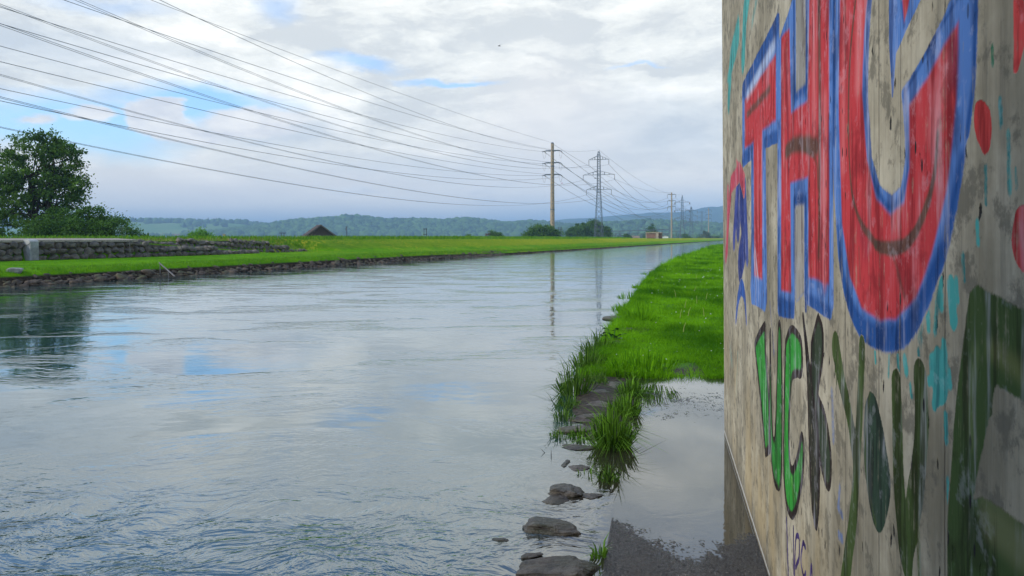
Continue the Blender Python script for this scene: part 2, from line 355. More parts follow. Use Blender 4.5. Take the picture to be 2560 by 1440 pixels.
def lerp(x, xs, ys): return float(np.interp(x, xs, ys))
def low_top(t): return lerp(t, [13.5, 19, 24, 27.8], [1.50, 1.13, 0.82, 0.52])
def up_top(t): return lerp(t, [28.5, 31, 35.5], [1.42, 1.05, 0.52])
ts = np.concatenate([np.arange(-60, 0, 3.0), np.arange(0, 60, 0.5), np.arange(60, 200, 3.0), np.arange(200, 1500, 40.0)])
offs_n = 26
rows = []
for t in ts:
    wb = lerp(t, [36, 60], [0, 1])       # from wide berm to plain levee slope
    A = [(-1.2, -1.1), (-0.1, -0.25), (0.35, 0.25), (0.62, 0.42), (0.95, 0.50)]
    if t < 35.6:
        r9 = low_top(t); r11 = min(1.46, up_top(t))
        if t > 27.8: r9 = 0.52
        Bq = [(3, .52), (5, .53), (8.0, .55), (8.9, .56), (9.05, .56), (9.32, r9 - 0.03 if t < 27.8 else .55), (10.2, max(r9 - .02, .54)), (10.95, max(r9 - .0, .54)), (11.25, max(r11, r9) - 0.02), (11.5, max(r11, r9))]
        if t > 30: Bq[-1] = (12.0, max(r11, .6))
    else:
        k = lerp(t, [35.6, 44], [0, 1])
        Bq = [(3, .52), (5, .53), (8.0, .55), (8.8, .60), (9.2, .66), (9.7, .76), (10.4, .92), (11.0, 1.08), (11.5, 1.22), (12.0, 1.34)]
    C_ = [(13.0, 1.49), (14.2, 1.53), (16, 1.55), (18, 1.53), (20, 1.2), (24, 0.0), (28, -1.0), (31, -1.4), (33, -1.6), (36, -1.6), (40, -1.7)]
    L0 = A + Bq + C_
    L1 = [(-1.2, -1.1), (-0.1, -0.25), (0.2, 0.12), (0.35, 0.18), (0.6, 0.22), (1.2, .30), (2.0, .38), (3.0, .47), (3.8, .56), (4.4, .66), (5.0, .78), (5.7, .92), (6.5, 1.08), (7.4, 1.25), (8.4, 1.40)] + C_
    L1 = L1[:offs_n]; L0 = L0[:offs_n]
    rows.append([(a[0] * (1 - wb) + b[0] * wb, a[1] * (1 - wb) + b[1] * wb) for a, b in zip(L0, L1)])
V = []
for t, r in zip(ts, rows):
    for j, (o, z) in enumerate(r):
        if j > 4 and z > 0.3: z += (fbm(t * 0.35, o * 0.8, 3, 3) - 0.45) * 0.07
        V.append(bank(t, o, z))
# far bank surface: grass with an eroded stone margin along the water
m, n = newmat('far_bank'); p = n.pos(); zc = n.sep(p)[2]
f1 = n.noise(p, 0.25, 4); f2 = n.noise(p, 6.0, 5, 0.75); f3 = n.noise(p, 1.3, 4, 0.6)
g = n.mix(n.ramp(n.m('ADD', n.m('MULTIPLY', f1, 0.5), n.m('MULTIPLY', f3, 0.5)), 0.38, 0.62), (0.070, 0.215, 0.003), (0.125, 0.310, 0.004))
g = n.mix(n.m('MULTIPLY', n.ramp(f2, 0.5, 0.72), 0.5), g, (0.03, 0.11, 0.006))
slope = n.ramp(zc, 0.62, 0.85)
g = n.mix(n.m('MULTIPLY', slope, 0.55), g, n.mix(n.ramp(f3, 0.35, 0.65), (0.05, 0.13, 0.010), (0.12, 0.20, 0.015)))
far = n.ramp(n.sep(p)[1], 52, 110)
g = n.mix(n.m('MULTIPLY', far, n.m('MULTIPLY', slope, 0.85)), g, (0.26, 0.31, 0.008))  # sunlit yellow of the far slope painted into the grass colour
fl = n.m('MULTIPLY', n.m('MULTIPLY', n.ramp(n.noise(p, 3.5, 3, 0.85), 0.52, 0.60), n.ramp(n.noise(p, 0.2, 3), 0.4, 0.55)), n.ramp(n.sep(p)[1], 42, 60))
g = n.mix(n.m('MULTIPLY', fl, 0.7), g, (0.45, 0.40, 0.03))
stone = n.mix(n.ramp(f2, 0.4, 0.6), (0.02, 0.015, 0.01), (0.06, 0.045, 0.03))
g = n.mix(n.ramp(n.m('ADD', zc, n.m('MULTIPLY', f3, 0.1)), 0.46, 0.40), g, stone) if False else n.mix(n.ramp(zc, n.ramp(n.sep(p)[1], 55, 75, 0.36, 0.17), n.ramp(n.sep(p)[1], 55, 75, 0.28, 0.12)), g, stone)
n.bsdf(g, 0.95, 0.03, normal=n.bump(n.m('ADD', f2, f3), 1.0, 0.12))
tag(npmesh('far_bank', V, [gridfaces(len(ts), offs_n)[:, ::-1]], m, smooth=True), kind='structure')

# near bank (right)
EY = [-4, 3.0, 5.0, 6.0, 7.0, 7.5, 8.5, 9.97, 11.9, 12.9, 15.5, 20.5, 27, 34, 46.6, 73, 151, 358, 1500]
EX = [-1.2, .18, .52, .50, .46, .52, .68, .98, 1.38, 1.62, 2.22, 3.3, 4.7, 6.5, 9.9, 17.7, 41, 108, 488]
def edge(y): return float(np.interp(y, EY, EX))
def path_l(y): return -0.286 + 0.195 * y
def lip(y): return lerp(y, [3, 5.4, 6.1, 7, 8.4, 9.6, 12, 16, 30, 60], [-.10, -.04, .012, .028, .03, .06, .13, .24, .30, .30])
def inner(y): return lerp(y, [3, 5.4, 6.1, 8.55, 8.8, 9.3, 11, 16, 30, 60], [-.12, -.06, .0, -.01, -.01, .06, .13, .25, .34, .38])
def near_z(x, y):
    d = x - edge(y)
    if 3 < y < 8.62 and x > path_l(y) + .015: return -.12
    if d < 0: return -0.02 + d * 1.2
    a, b = lip(y), inner(y); k = min(1, d / 0.22)
    q = min(1, max(0, (d - 0.35) / 0.8)); top = a * (1 - q) + b * q
    return -0.02 * (1 - k) + top * k
ys = np.concatenate([np.arange(2.5, 20, 0.12), np.arange(20, 60, 0.6), np.arange(60, 200, 5), np.arange(200, 1500, 60)])
ds = [-1.2, -.5, -.25, -.1, 0, .06, .12, .18, .25, .35, .5, .65, .8, 1.0, 1.3, 1.8, 2.5, 4, 7, 12, 20, 32]
V = []
for y in ys:
    for d in ds:
        x = edge(y) + d; z = near_z(x, y)
        if d >= 0 and z > -.11: z += (float(fbm(x * 2.3, y * 2.3, 4, 11)) - 0.46) * lerp(y, [4, 10, 30], [.02, .05, .09])
        if d > 19: z = -1.3 if d > 30 else z
        V.append((x, y, z))
m, n = newmat('near_bank'); p = n.pos()
f2 = n.noise(p, 22.0, 5, 0.7); f3 = n.noise(p, 3.0, 4)
g = n.mix(n.ramp(f3, 0.35, 0.65), (0.035, 0.125, 0.005), (0.06, 0.19, 0.007)); g = n.mix(n.ramp(f2, 0.5, 0.7), g, (0.012, 0.045, 0.005))
mud = n.mix(n.ramp(f2, 0.35, 0.65), (0.022, 0.017, 0.011), (0.075, 0.058, 0.040))
g = n.mix(n.ramp(n.m('ADD', n.sep(p)[2], n.m('MULTIPLY', f3, 0.05)), 0.10, 0.055), g, mud)
n.bsdf(g, 0.75, 0.3, normal=n.bump(n.m('ADD', f2, f3), 0.9, 0.03))
tag(npmesh('near_bank', V, [gridfaces(len(ys), len(ds))[:, ::-1]], m, smooth=True), kind='structure')

# footpath: half-flooded wet asphalt between the river edge and the abutment
WA_, WB_ = 0.4917, 0.2002                      # wall face: x = WA_ + WB_*y
pys = np.concatenate([np.arange(-2.0, 2.4, 0.1), np.arange(2.4, 5.6, 0.0065), np.arange(5.6, 8.72, 0.011)]); nx = 190
k = np.linspace(0, 1, nx)
YY, KK = np.meshgrid(pys, k, indexing='ij')
XL = path_l(YY); XR = WA_ + WB_ * np.minimum(YY, 6.3) + 0.15 + np.maximum(0, YY - 6.2) * 0.9
XX = XL + (XR - XL) * KK
rough_edge = (fbm(YY * 6, KK * 0 + 3, 3, 5) - .45) * 0.05 * np.clip((YY - 5.5) / 1.5, 0, 1)
XX = XX + rough_edge * (1 - KK) 
dry = np.interp(YY - 0.42 * (KK - 0.45) ** 2 * 4 + (fbm(YY * 2.2, KK * 2, 3, 8) - .45) * 0.9 * 0.6, [3.2, 3.85, 4.25, 5.3, 6.0, 6.6, 7.6, 8.5, 8.75], [.0068, .0035, -.006, -.013, -.0065, -.0012, -.0008, -.004, -.02])
grit = (fbm(XX * 150, YY * 95, 2, 21) - 0.38) * 0.012 + (fbm(XX * 26, YY * 12, 3, 22) - .44) * .007
gr = np.interp(dry, [-.012, -.005, 0.0, .01], [0.35, 0.75, 0.8, 1.0])
ZZ = dry + grit * gr
ZZ = np.where(KK < 0.006, ZZ - 0.05, ZZ)
m, n = newmat('wet_asphalt'); p = n.pos(); f = n.noise(p, 90, 3, 0.7); g = n.noise(p, 4, 4)
c = n.mix(n.ramp(f, 0.35, 0.7), (0.008, 0.0065, 0.005), (0.040, 0.033, 0.026)); c = n.mix(n.m('MULTIPLY', n.ramp(g, 0.5, 0.7), 0.4), c, (0.05, 0.04, 0.025))
n.bsdf(c, n.ramp(g, 0.35, 0.65, 0.07, 0.20), 0.6, normal=n.bump(n.m('ADD', f, n.noise(p, 200, 2)), 1.0, 0.008))
tag(npmesh('footpath', np.stack([XX, YY, ZZ], -1).reshape(-1, 3), [gridfaces(len(pys), nx)[:, ::-1]], m, smooth=True), kind='structure')

# ------------------------------------------------------------------ bridge abutment wall with its spray paint
WT = 3.95
def wall_pt(y, z, off=0.0):
    nn = math.hypot(1, WB_); return (WA_ + WB_ * y - off / nn, y + off * WB_ / nn, z)
def px2w(u, v): y = WA_ / ((u - CU) / F - WB_); return (y, H - (v - HOR) / F * y)
wroot = empty('graffiti_wall', wall_pt(3.0, 0), 'tall board-marked concrete abutment wall covered in red, blue and green spray paint', 'wall')
wl = Vector(wroot.location)
zs = [-.6, 0, .5, 1, 1.5, 2, 2.5, 3, 3.5, WT]; V = []; Fq = []
for z in zs:
    ye = 6.2 + 0.075 * max(z, 0); e = wall_pt(ye, z)
    a = wall_pt(-4, z); b = (e[0] - .0, e[1], z); ch = (e[0] + 0.012, e[1] + .018, z); c2 = (e[0] + 4.0, e[1] - 0.8 + .0, z); d2 = (a[0] + 4.5, a[1], z)
    V += [Vector(q) - wl for q in (a, b, ch, c2, d2)]
for i in range(len(zs) - 1):
    for j in range(5): Fq.append((i * 5 + j, i * 5 + (j + 1) % 5, (i + 1) * 5 + (j + 1) % 5, (i + 1) * 5 + j))
Fq.append(tuple(range((len(zs) - 1) * 5, len(zs) * 5)))
def concrete(n):
    p = n.pos(); X, Y, Z = n.sep(p)[:]
    q = n.comb(n.m('MULTIPLY', Y, 1.0), n.m('MULTIPLY', Z, 1.0), X)
    grain = n.noise(q, 1.0, 6, 0.7, sc=(34, 2.2, 1)); streak = n.noise(q, 1.0, 5, 0.65, sc=(9, 0.7, 1)); blot = n.noise(q, 2.2, 6, 0.65); mott = n.noise(q, 11.0, 5, 0.7)
    c = n.mix(n.ramp(n.m('ADD', n.m('MULTIPLY', streak, 0.45), n.m('MULTIPLY', blot, 0.55)), 0.36, 0.64), (0.22, 0.188, 0.125), (0.45, 0.395, 0.285))
    c = n.mix(n.m('MULTIPLY', n.ramp(grain, 0.32, 0.52, 1, 0), 0.45), c, (0.13, 0.118, 0.09))
    c = n.mix(n.m('MULTIPLY', n.ramp(blot, 0.5, 0.68), 0.55), c, (0.53, 0.47, 0.345))
    c = n.mix(n.m('MULTIPLY', n.ramp(mott, 0.50, 0.62), 0.7), c, (0.12, 0.108, 0.08))
    ochre = n.m('MULTIPLY', n.ramp(Z, 1.2, 0.2), n.ramp(n.noise(q, 1.6, 3, sc=(2, 0.6, 1)), 0.42, 0.6))
    c = n.mix(n.m('MULTIPLY', ochre, 0.6), c, (0.40, 0.30, 0.15))
    c = n.mix(n.m('MULTIPLY', n.ramp(Z, 0.16, 0.0), 0.6), c, (0.09, 0.08, 0.065))          # damp splash zone
    c = n.mix(n.m('MULTIPLY', n.ramp(n.m('ABSOLUTE', n.m('SUBTRACT', Z, n.m('ADD', 0.016, n.m('MULTIPLY', mott, 0.02)))), 0.010, 0.004), 0.9), c, (0.55, 0.54, 0.50))      # thin pale line along the foot
    pv = n.voro(n.vm('ADD', q, n.vm('MULTIPLY', n.comb(mott, blot, 0), (.05, .05, 0))), 1.0, sc=(24, 9, 1))
    hole_ = n.m('MULTIPLY', n.ramp(pv, 0.17, 0.10), n.ramp(n.noise(q, 4.0, 3), 0.42, 0.50))
    c = n.mix(hole_, c, (0.03, 0.028, 0.024))
    seam = None
    for ys_, ws in ((3.63, .006), (3.68, .003), (2.06, .002), (1.74, .0024), (1.58, .0015), (1.33, .002), (5.3, .003)):
        s_ = n.ramp(n.m('ABSOLUTE', n.m('SUBTRACT', n.m('ADD', Y, n.m('MULTIPLY', n.m('SUBTRACT', blot, .5), 0.012)), ys_)), ws * 1.6, ws * 0.4)
        seam = s_ if seam is None else n.m('MAXIMUM', seam, s_)
    c = n.mix(n.m('MULTIPLY', seam, 0.6), c, (0.05, 0.045, 0.04))
    hh = n.m('SUBTRACT', n.m('ADD', n.m('MULTIPLY', grain, 0.5), n.m('MULTIPLY', mott, 0.3)), n.m('ADD', hole_, seam))
    return c, hh, hole_
m, n = newmat('board_concrete'); c, hh, _ = concrete(n)
n.bsdf(c, 0.9, 0.08, normal=n.bump(hh, 0.8, 0.006))
mb = MB(); mb.add(V, Fq); mb.build('concrete_face', m, wroot)

def m_paint(name, worn=0.3):
    m, n = newmat(name); p = n.pos(); X, Y, Z = n.sep(p)[:]; q = n.comb(Y, Z, X)
    at = n.n('ShaderNodeAttribute', attribute_name='paint')
    grain = n.noise(q, 1.0, 5, 0.7, sc=(46, 3.0, 1)); streak = n.noise(q, 1.0, 5, 0.65, sc=(16, 1.4, 1)); mott = n.noise(q, 13.0, 4, 0.7)
    hf = n.noise(q, 1.0, 3, 0.7, sc=(150, 90, 1)); big_ = n.noise(q, 2.6, 4, 0.6)
    lightc = n.mix(0.42, at.outputs['Color'], (0.66, 0.62, 0.66)); darkc = n.mix(1.0, at.outputs['Color'], (0.42, 0.34, 0.38), 'MULTIPLY')
    c = n.mix(n.m('MULTIPLY', n.m('MULTIPLY', n.ramp(streak, 0.50, 0.66), n.ramp(big_, 0.40, 0.56)), 0.85), at.outputs['Color'], lightc)
    c = n.mix(n.m('MULTIPLY', n.ramp(n.noise(q, 1.0, 4, 0.65, sc=(20, 2.2, 3)), 0.52, 0.38), 0.8), c, darkc)
    c = n.mix(n.m('MULTIPLY', n.ramp(n.noise(q, 5.0, 5, 0.65), 0.54, 0.64), 0.55), c, darkc)
    c = n.mix(n.m('MULTIPLY', n.ramp(mott, 0.55, 0.68), 0.35), c, lightc)
    pv = n.voro(q, 1.0, sc=(24, 9, 1)); hole_ = n.m('MULTIPLY', n.ramp(pv, 0.15, 0.09), n.ramp(n.noise(q, 4.0, 3), 0.44, 0.52))
    c = n.mix(hole_, c, (0.02, 0.018, 0.02))
    wear = n.m('ADD', n.m('MULTIPLY', grain, 0.6), n.m('MULTIPLY', mott, 0.4))
    a = n.m('ADD', at.outputs['Alpha'], n.m('MULTIPLY', n.m('SUBTRACT', n.m('ADD', n.m('MULTIPLY', hf, 0.6), n.m('MULTIPLY', grain, 0.4)), 0.5), 0.9))
    a = n.m('MULTIPLY', n.ramp(a, 0.30, 0.70), n.ramp(wear, 0.33, 0.45, 1 - worn, 1.0))
    cc, hh, _ = concrete(n); a = n.m('MULTIPLY', a, 1.0, clamp=True)
    n.bsdf(n.mix(a, cc, c), 0.88, 0.08, normal=n.bump(n.m('MULTIPLY', hh, n.ramp(a, 0, 1, 1.0, 0.6)), 0.8, 0.006)); return m
MP, MPW = m_paint('spray_paint', 0.55), m_paint('faded_paint', 0.5)
def catm(pts, n=8):
    P_ = [np.array(q, float) for q in pts]; out = []
    for i in range(len(P_) - 1):
        p0, p1, p2, p3 = P_[max(i - 1, 0)], P_[i], P_[i + 1], P_[min(i + 2, len(P_) - 1)]
        for k in range(n):
            t = k / n; out.append(0.5 * ((2 * p1) + (-p0 + p2) * t + (2 * p0 - 5 * p1 + 4 * p2 - p3) * t * t + (-p0 + 3 * p1 - 3 * p2 + p3) * t ** 3))
    out.append(P_[-1]); return out
def segd(G, A, B):
    ab = B - A; t = np.clip(((G - A) @ ab) / (ab @ ab + 1e-12), 0, 1); return np.linalg.norm(G - A - t[:, None] * ab, axis=1), t
def sd_poly(G, Pl):
    d = np.full(len(G), 9.0); ins = np.zeros(len(G), bool)
    for i in range(len(Pl)):
        A, B = Pl[i], Pl[(i + 1) % len(Pl)]; d = np.minimum(d, segd(G, A, B)[0])
        c1 = (A[1] > G[:, 1]) != (B[1] > G[:, 1])
        with np.errstate(divide='ignore', invalid='ignore'): xi = (B[0] - A[0]) * (G[:, 1] - A[1]) / (B[1] - A[1] + 1e-15) + A[0]
        ins ^= c1 & (G[:, 0] < xi)
    return np.where(ins, -d, d)
LAYER = [0.0003]
def paint(name, layers, label=None, step=0.006, mat=None, wob=0.006):
    """layers: ('poly'|'line'|'blob', px points, colour, width(m), soft(m), alpha)"""
    pts = []; pad = 0.03
    for L in layers:
        q = [px2w(*a[:2]) for a in L[1]]; pts.append(np.array(q)); pad = max(pad, L[3] + L[4] * 2)
    al = np.concatenate(pts); y0, z0 = al.min(0) - pad; y1, z1 = al.max(0) + pad; z1 = min(z1, WT - .02); z0 = max(z0, 0.02); y1 = min(y1, 6.18 + 0.07 * max(z0, 0))
    ny, nz = max(2, int((y1 - y0) / step)), max(2, int((z1 - z0) / step))
    gy, gz = np.meshgrid(np.linspace(y0, y1, ny), np.linspace(z0, z1, nz), indexing='ij'); G = np.stack([gy.ravel(), gz.ravel()], 1)
    Gw = G + np.stack([(fbm(G[:, 0] * 22, G[:, 1] * 9, 3, 4) - .45), (fbm(G[:, 0] * 9 + 5, G[:, 1] * 9, 3, 6) - .45)], 1) * wob * 2
    C = np.tile(np.array(layers[0][2], float), (len(G), 1)); A = np.zeros(len(G))
    for L, q in zip(layers, pts):
        kind, _, cl, wd, so, a = L[:6]
        if kind == 'poly': d = sd_poly(Gw, q) - wd
        else:
            if kind == 'curve': q = np.array([px2w(*x) for x in catm(L[1], 8)])
            ws = L[6] if len(L) > 6 else None; d = np.full(len(G), 9.0)
            for i in range(len(q) - 1):
                dd, t = segd(Gw, q[i], q[i + 1])
                if ws: f0 = i / (len(q) - 1); f1 = (i + 1) / (len(q) - 1); ww = wd * np.interp(f0 + (f1 - f0) * t, np.linspace(0, 1, len(ws)), ws)
                else: ww = wd
                d = np.minimum(d, dd - ww)
        s = np.clip(0.5 - d / so, 0, 1); s = s * s * (3 - 2 * s) * a
        A2 = s + A * (1 - s); C = np.where(A2[:, None] > 1e-4, (np.array(cl) * s[:, None] + C * (A * (1 - s))[:, None]) / np.maximum(A2, 1e-4)[:, None], C); A = A2
    off = (0.00006 + (LAYER[0] - 0.00006) * np.clip((A - .08) * 2.5, 0, 1)); LAYER[0] += 0.00003
    nn = math.hypot(1, WB_); V = np.stack([WA_ + WB_ * G[:, 0] - off / nn, G[:, 0] + off * WB_ / nn, G[:, 1]], 1) - np.array(wl)
    Fc = gridfaces(ny, nz); keep = A[Fc].max(1) > 0.06; Fc = Fc[keep][:, ::-1]
    used, inv = np.unique(Fc, return_inverse=True); Fc = inv.reshape(-1, 4)
    o = npmesh(name, V[used], [Fc], mat or MP, parent=wroot, attrs={'paint': np.concatenate([C, A[:, None]], 1)[used]})
    if label: o['label'] = label
    return o
BL, BD, RD, RL, BR = (0.090, 0.195, 0.46), (0.015, 0.070, 0.24), (0.50, 0.045, 0.050), (0.66, 0.17, 0.17), (0.085, 0.060, 0.040)
TQ = (0.07, 0.34, 0.30); WH = (0.62, 0.68, 0.75)
# faded marks below everything else
paint('turquoise_scrawl', [('line', [(1822, 250), (1828, 150), (1845, 80)], TQ, .12, .14, .75), ('line', [(1858, 140), (1862, 40), (1870, -20)], TQ, .12, .12, .8), ('line', [(1880, 60), (1895, -20)], TQ, .05, .08, .5),
    ('line', [(1818, 200), (1840, 120)], TQ, .05, .06, .5)], 'worn turquoise scribble high on the far end of the wall', 0.012, MPW)
paint('blue_scribble', [('line', [(1845, 560), (1850, 470), (1862, 600), (1850, 660)], (0.03, .05, .20), .13, .10, .95), ('line', [(1835, 600), (1842, 480)], (0.05, .07, .28), .08, .07, .9), ('line', [(1862, 470), (1868, 640)], (0.04, .07, .26), .07, .06, .85)], 'scratched dark blue patch left of the letter T', 0.012, MPW)
paint('red_scribble', [('line', [(1815, 640), (1822, 540), (1828, 460), (1850, 430), (1860, 470)], (.50, .07, .10), .07, .09, .85), ('line', [(1820, 480), (1818, 620)], (.50, .07, .10), .07, .08, .8), ('line', [(1840, 400), (1862, 440)], (.55, .12, .13), .02, .05, .6)], 'faint red scribble at the far edge of the wall', 0.012, MPW)
paint('teal_blotches', [('line', [(2345, 900), (2350, 960), (2336, 1010)], TQ, .026, .015, .8, [1, 1.5, .6]), ('line', [(2320, 950), (2340, 955)], TQ, .012, .012, .7), ('line', [(2262, 900), (2266, 930)], TQ, .016, .02, .7), ('line', [(2296, 880), (2300, 930)], TQ, .01, .012, .7), ('line', [(2376, 715), (2384, 800)], TQ, .02, .015, .8),
    ('line', [(2345, 740), (2338, 830)], TQ, .014, .02, .6), ('line', [(2310, 740), (2300, 850)], TQ, .02, .03, .5), ('line', [(2225, 880), (2222, 940)], TQ, .009, .012, .6), ('line', [(2465, 420), (2466, 510)], TQ, .008, .012, .6), ('line', [(2520, 330), (2526, 480)], TQ, .009, .012, .6),
    ('line', [(2482, 120), (2484, 165)], (.03, .16, .08), .006, .01, .7), ('line', [(2188, 870), (2190, 905)], TQ, .008, .01, .6)] + [('line', [(u_, v_), (u_ + 3, v_ + h_)], TQ, w_, .016, .7) for u_, v_, h_, w_ in ((2360, 860, 40, .014), (2330, 905, 30, .02), (2372, 930, 30, .012), (2392, 700, 50, .01), (2318, 760, 60, .012), (2352, 700, 70, .012), (2245, 890, 36, .012), (2276, 965, 26, .01), (2408, 640, 60, .008), (2500, 250, 60, .008), (2540, 420, 50, .006), (2444, 560, 50, .01), (2364, 1040, 60, .012), (2370, 1200, 60, .010))] + [('line', [(2188, 871), (2190, 900)], TQ, .008, .01, .6), ('line', [(1845, 880), (1840, 990)], TQ, .015, .02, .5), ('line', [(1826, 870), (1830, 910)], (.1, .5, .45), .05, .06, .4)], 'small worn turquoise blotches scattered beside the big U and at the wall edge', 0.006, MPW)
paint('blue_smudges', [('line', [(2080, 980), (2084, 1100)], (.10, .17, .35), .025, .04, .5), ('line', [(2100, 1220), (2096, 1270), (2106, 1290)], (.10, .17, .35), .016, .02, .55), ('line', [(2098, 1340), (2106, 1350)], (.10, .17, .35), .018, .02, .55), ('line', [(1925, 760), (1935, 880)], (.10, .14, .30), .03, .06, .5)], 'faint blue smudges between the green letters', 0.008, MPW)
paint('blue_arch_mark', [('curve', [(1840, 800), (1846, 745), (1854, 718), (1862, 745), (1866, 805)], (.04, .11, .36), .045, .05, .95, [.7, 1, 1.3, 1, .5])], 'small dark blue arch below the letter T', 0.01)
# the letter T
Tout = [(1860, 780), (1858, 712), (1882, 745), (1884, 380), (1858, 395), (1858, 225), (1945, 60), (1990, -10), (1985, 235), (1948, 300), (1948, 330), (1912, 355), (1916, 790), (1880, 760)]
Tred = [(1862, 372), (1862, 250), (1885, 215), (1940, 135), (1940, 300), (1906, 325), (1906, 700), (1886, 690), (1884, 355)]
paint('letter_t', [('poly', [(1858, 405), (1857, 228), (1945, 60), (1950, 330), (1912, 352), (1915, 745), (1880, 745), (1880, 380)], BL, .035, .03, 1), ('line', [(1858, 225), (1945, 60)], BD, .05, .05, .85), ('line', [(1857, 400), (1880, 380)], BD, .04, .04, .8), ('line', [(1912, 357), (1946, 338)], BD, .03, .03, .8),
    ('line', [(1882, 400), (1882, 740)], BD, .015, .02, .6), ('poly', Tred, RD, 0, .03, 1), ('line', [(1895, 380), (1895, 560)], RL, .03, .06, .5), ('curve', [(1868, 288), (1890, 262), (1925, 222)], BR, .02, .03, .8),
    ('line', [(1868, 240), (1936, 112)], WH, .03, .05, .55), ('line', [(1888, 630), (1900, 740)], WH, .02, .04, .6), ('line', [(1885, 640), (1893, 730)], WH, .015, .03, .5), ('line', [(1880, 720), (1911, 745)], BL, .07, .05, .9)], 'red letter T with blue and white outline', 0.009)
# the letter H
paint('letter_h', [('poly', [(1946, 120), (1990, -10), (2078, -30), (2080, 760), (2014, 735), (1946, 770)], BL, .03, .12, .42), ('poly', [(1946, 120), (1990, -10), (1988, 270), (2018, 250), (2016, -10), (2078, -30), (2080, 760), (2064, 770), (2014, 735), (2012, 465), (1984, 475), (1984, 780), (1946, 770)], BL, .02, .03, 1),
    ('line', [(1985, 10), (1986, 255)], BD, .018, .02, .9), ('line', [(2018, 10), (2019, 235)], BD, .02, .02, .9), ('line', [(1988, 235), (2018, 205)], BD, .03, .04, .9), ('line', [(1986, 505), (2012, 500)], BD, .02, .03, .85), ('line', [(2015, 500), (2015, 770)], BD, .018, .02, .9), ('line', [(1946, 380), (1946, 760)], BD, .015, .02, .8),
    ('poly', [(1948, 748), (1984, 762), (1984, 790), (1948, 780)], BD, .015, .04, .9), ('poly', [(2018, 705), (2076, 740), (2078, 785), (2020, 740)], BL, .01, .04, 1), ('line', [(2018, 745), (2074, 782)], BD, .02, .03, .85),
    ('poly', [(1953, 726), (1953, 95), (1974, 70), (1978, 285), (2020, 250), (2024, -20), (2073, -20), (2073, 712), (2021, 692), (2021, 442), (1976, 458), (1978, 733)], RD, 0, .02, 1),
    ('poly', [(1988, -20), (2016, -20), (2016, 215), (1989, 240)], (0.27, .25, .2), -.01, .02, .95), ('poly', [(1988, 510), (2012, 505), (2012, 735), (1990, 760)], (0.33, .30, .24), -.008, .02, .95),
    ('line', [(2034, 0), (2036, 320)], RL, .03, .05, .7), ('line', [(2062, 250), (2062, 700)], RL, .03, .05, .6), ('line', [(1958, 120), (1960, 400)], RL, .02, .04, .5), ('line', [(1966, 120), (1972, 420)], (.16, .02, .03), .02, .05, .7),
    ('line', [(2048, -10), (2050, 300), (2047, 640)], BR, .022, .03, .85, [1, 1, .6]), ('curve', [(1966, 378), (1985, 362), (2012, 360), (2042, 366)], BR, .03, .03, .9), ('curve', [(2012, 372), (2040, 400), (2045, 470)], BR, .01, .015, .7)], 'red letter H outlined in light and dark blue', 0.007)
# the letter U
Uo = [(2080, -30), (2082, 400), (2098, 640), (2122, 760), (2160, 828), (2210, 858), (2258, 850), (2300, 800), (2345, 680), (2390, 500), (2425, 300), (2438, 100), (2438, -30), (2395, -20), (2340, 100), (2258, 235), (2268, 340), (2268, 400), (2256, 475), (2230, 500), (2200, 475), (2178, 400), (2168, 250), (2170, 100), (2180, -30)]
Ur = [(2100, -30), (2098, 300), (2106, 560), (2125, 690), (2155, 770), (2200, 800), (2240, 795), (2290, 745), (2330, 640), (2368, 480), (2392, 250), (2396, 60), (2360, 120), (2318, 195), (2274, 262), (2275, 420), (2262, 505), (2228, 540), (2192, 500), (2168, 400), (2156, 240), (2160, 80), (2172, -30)]
paint('letter_u', [('poly', Uo, BL, .02, .09, .5), ('poly', Uo, BL, .004, .02, 1), ('curve', [(2170, -30), (2165, 200), (2172, 380), (2190, 465), (2222, 520), (2254, 495), (2270, 420), (2266, 300), (2262, 235)], BD, .010, .022, .9), ('line', [(2440, -20), (2436, 200), (2420, 340)], BD, .007, .015, .9),
    ('curve', [(2094, 560), (2110, 700), (2150, 810), (2215, 840), (2270, 820), (2320, 720), (2365, 600), (2405, 400)], BD, .016, .03, .95, [.6, 1.4, 1.9, 1.9, 1.5, 1.2, .7]), ('line', [(2262, 235), (2330, 110), (2395, 0)], BD, .004, .012, .8), ('line', [(2086, 0), (2086, 350)], BD, .02, .02, .9), ('line', [(2094, -10), (2092, 90)], BL, .01, .01, .8),
    ('poly', Ur, RD, 0, .016, 1), ('line', [(2150, 20), (2146, 210)], RL, .03, .05, .8), ('line', [(2112, 30), (2108, 420)], RL, .02, .05, .6), ('line', [(2372, 160), (2330, 330)], RL, .02, .06, .75), ('line', [(2165, 620), (2150, 560)], (.30, .03, .05), .03, .06, .5), ('line', [(2385, 110), (2388, 200)], (.2, .03, .07), .015, .04, .7),
    ('curve', [(2345, 330), (2338, 430), (2312, 530), (2280, 595), (2240, 622), (2190, 615)], BR, .012, .010, .9, [.5, .8, 1, 1.2, 1.4, 1.1]),
    ('curve', [(2140, -10), (2124, 180), (2124, 400), (2142, 530), (2190, 615)], BR, .011, .01, .85, [.8, .8, .7, .8, 1.1]), ('line', [(2232, 630), (2262, 740)], BR, .006, .014, .6), ('line', [(2148, 620), (2152, 700)], BR, .006, .014, .5)], 'largest letter, a red U with thick blue outline and an olive curve inside', 0.005)
paint('letter_tail', [('poly', [(2262, -40), (2318, -40), (2270, 60), (2240, 130), (2232, 240), (2224, 100), (2225, -40)], BL, .004, .014, 1), ('line', [(2224, 0), (2232, 230)], BD, .003, .01, .6), ('line', [(2255, 0), (2262, 60)], BD, .006, .012, .9), ('poly', [(2255, -30), (2278, -30), (2270, 20), (2262, 50)], RD, 0, .01, 1)], 'blue pointed tail hanging inside the big U', 0.005)
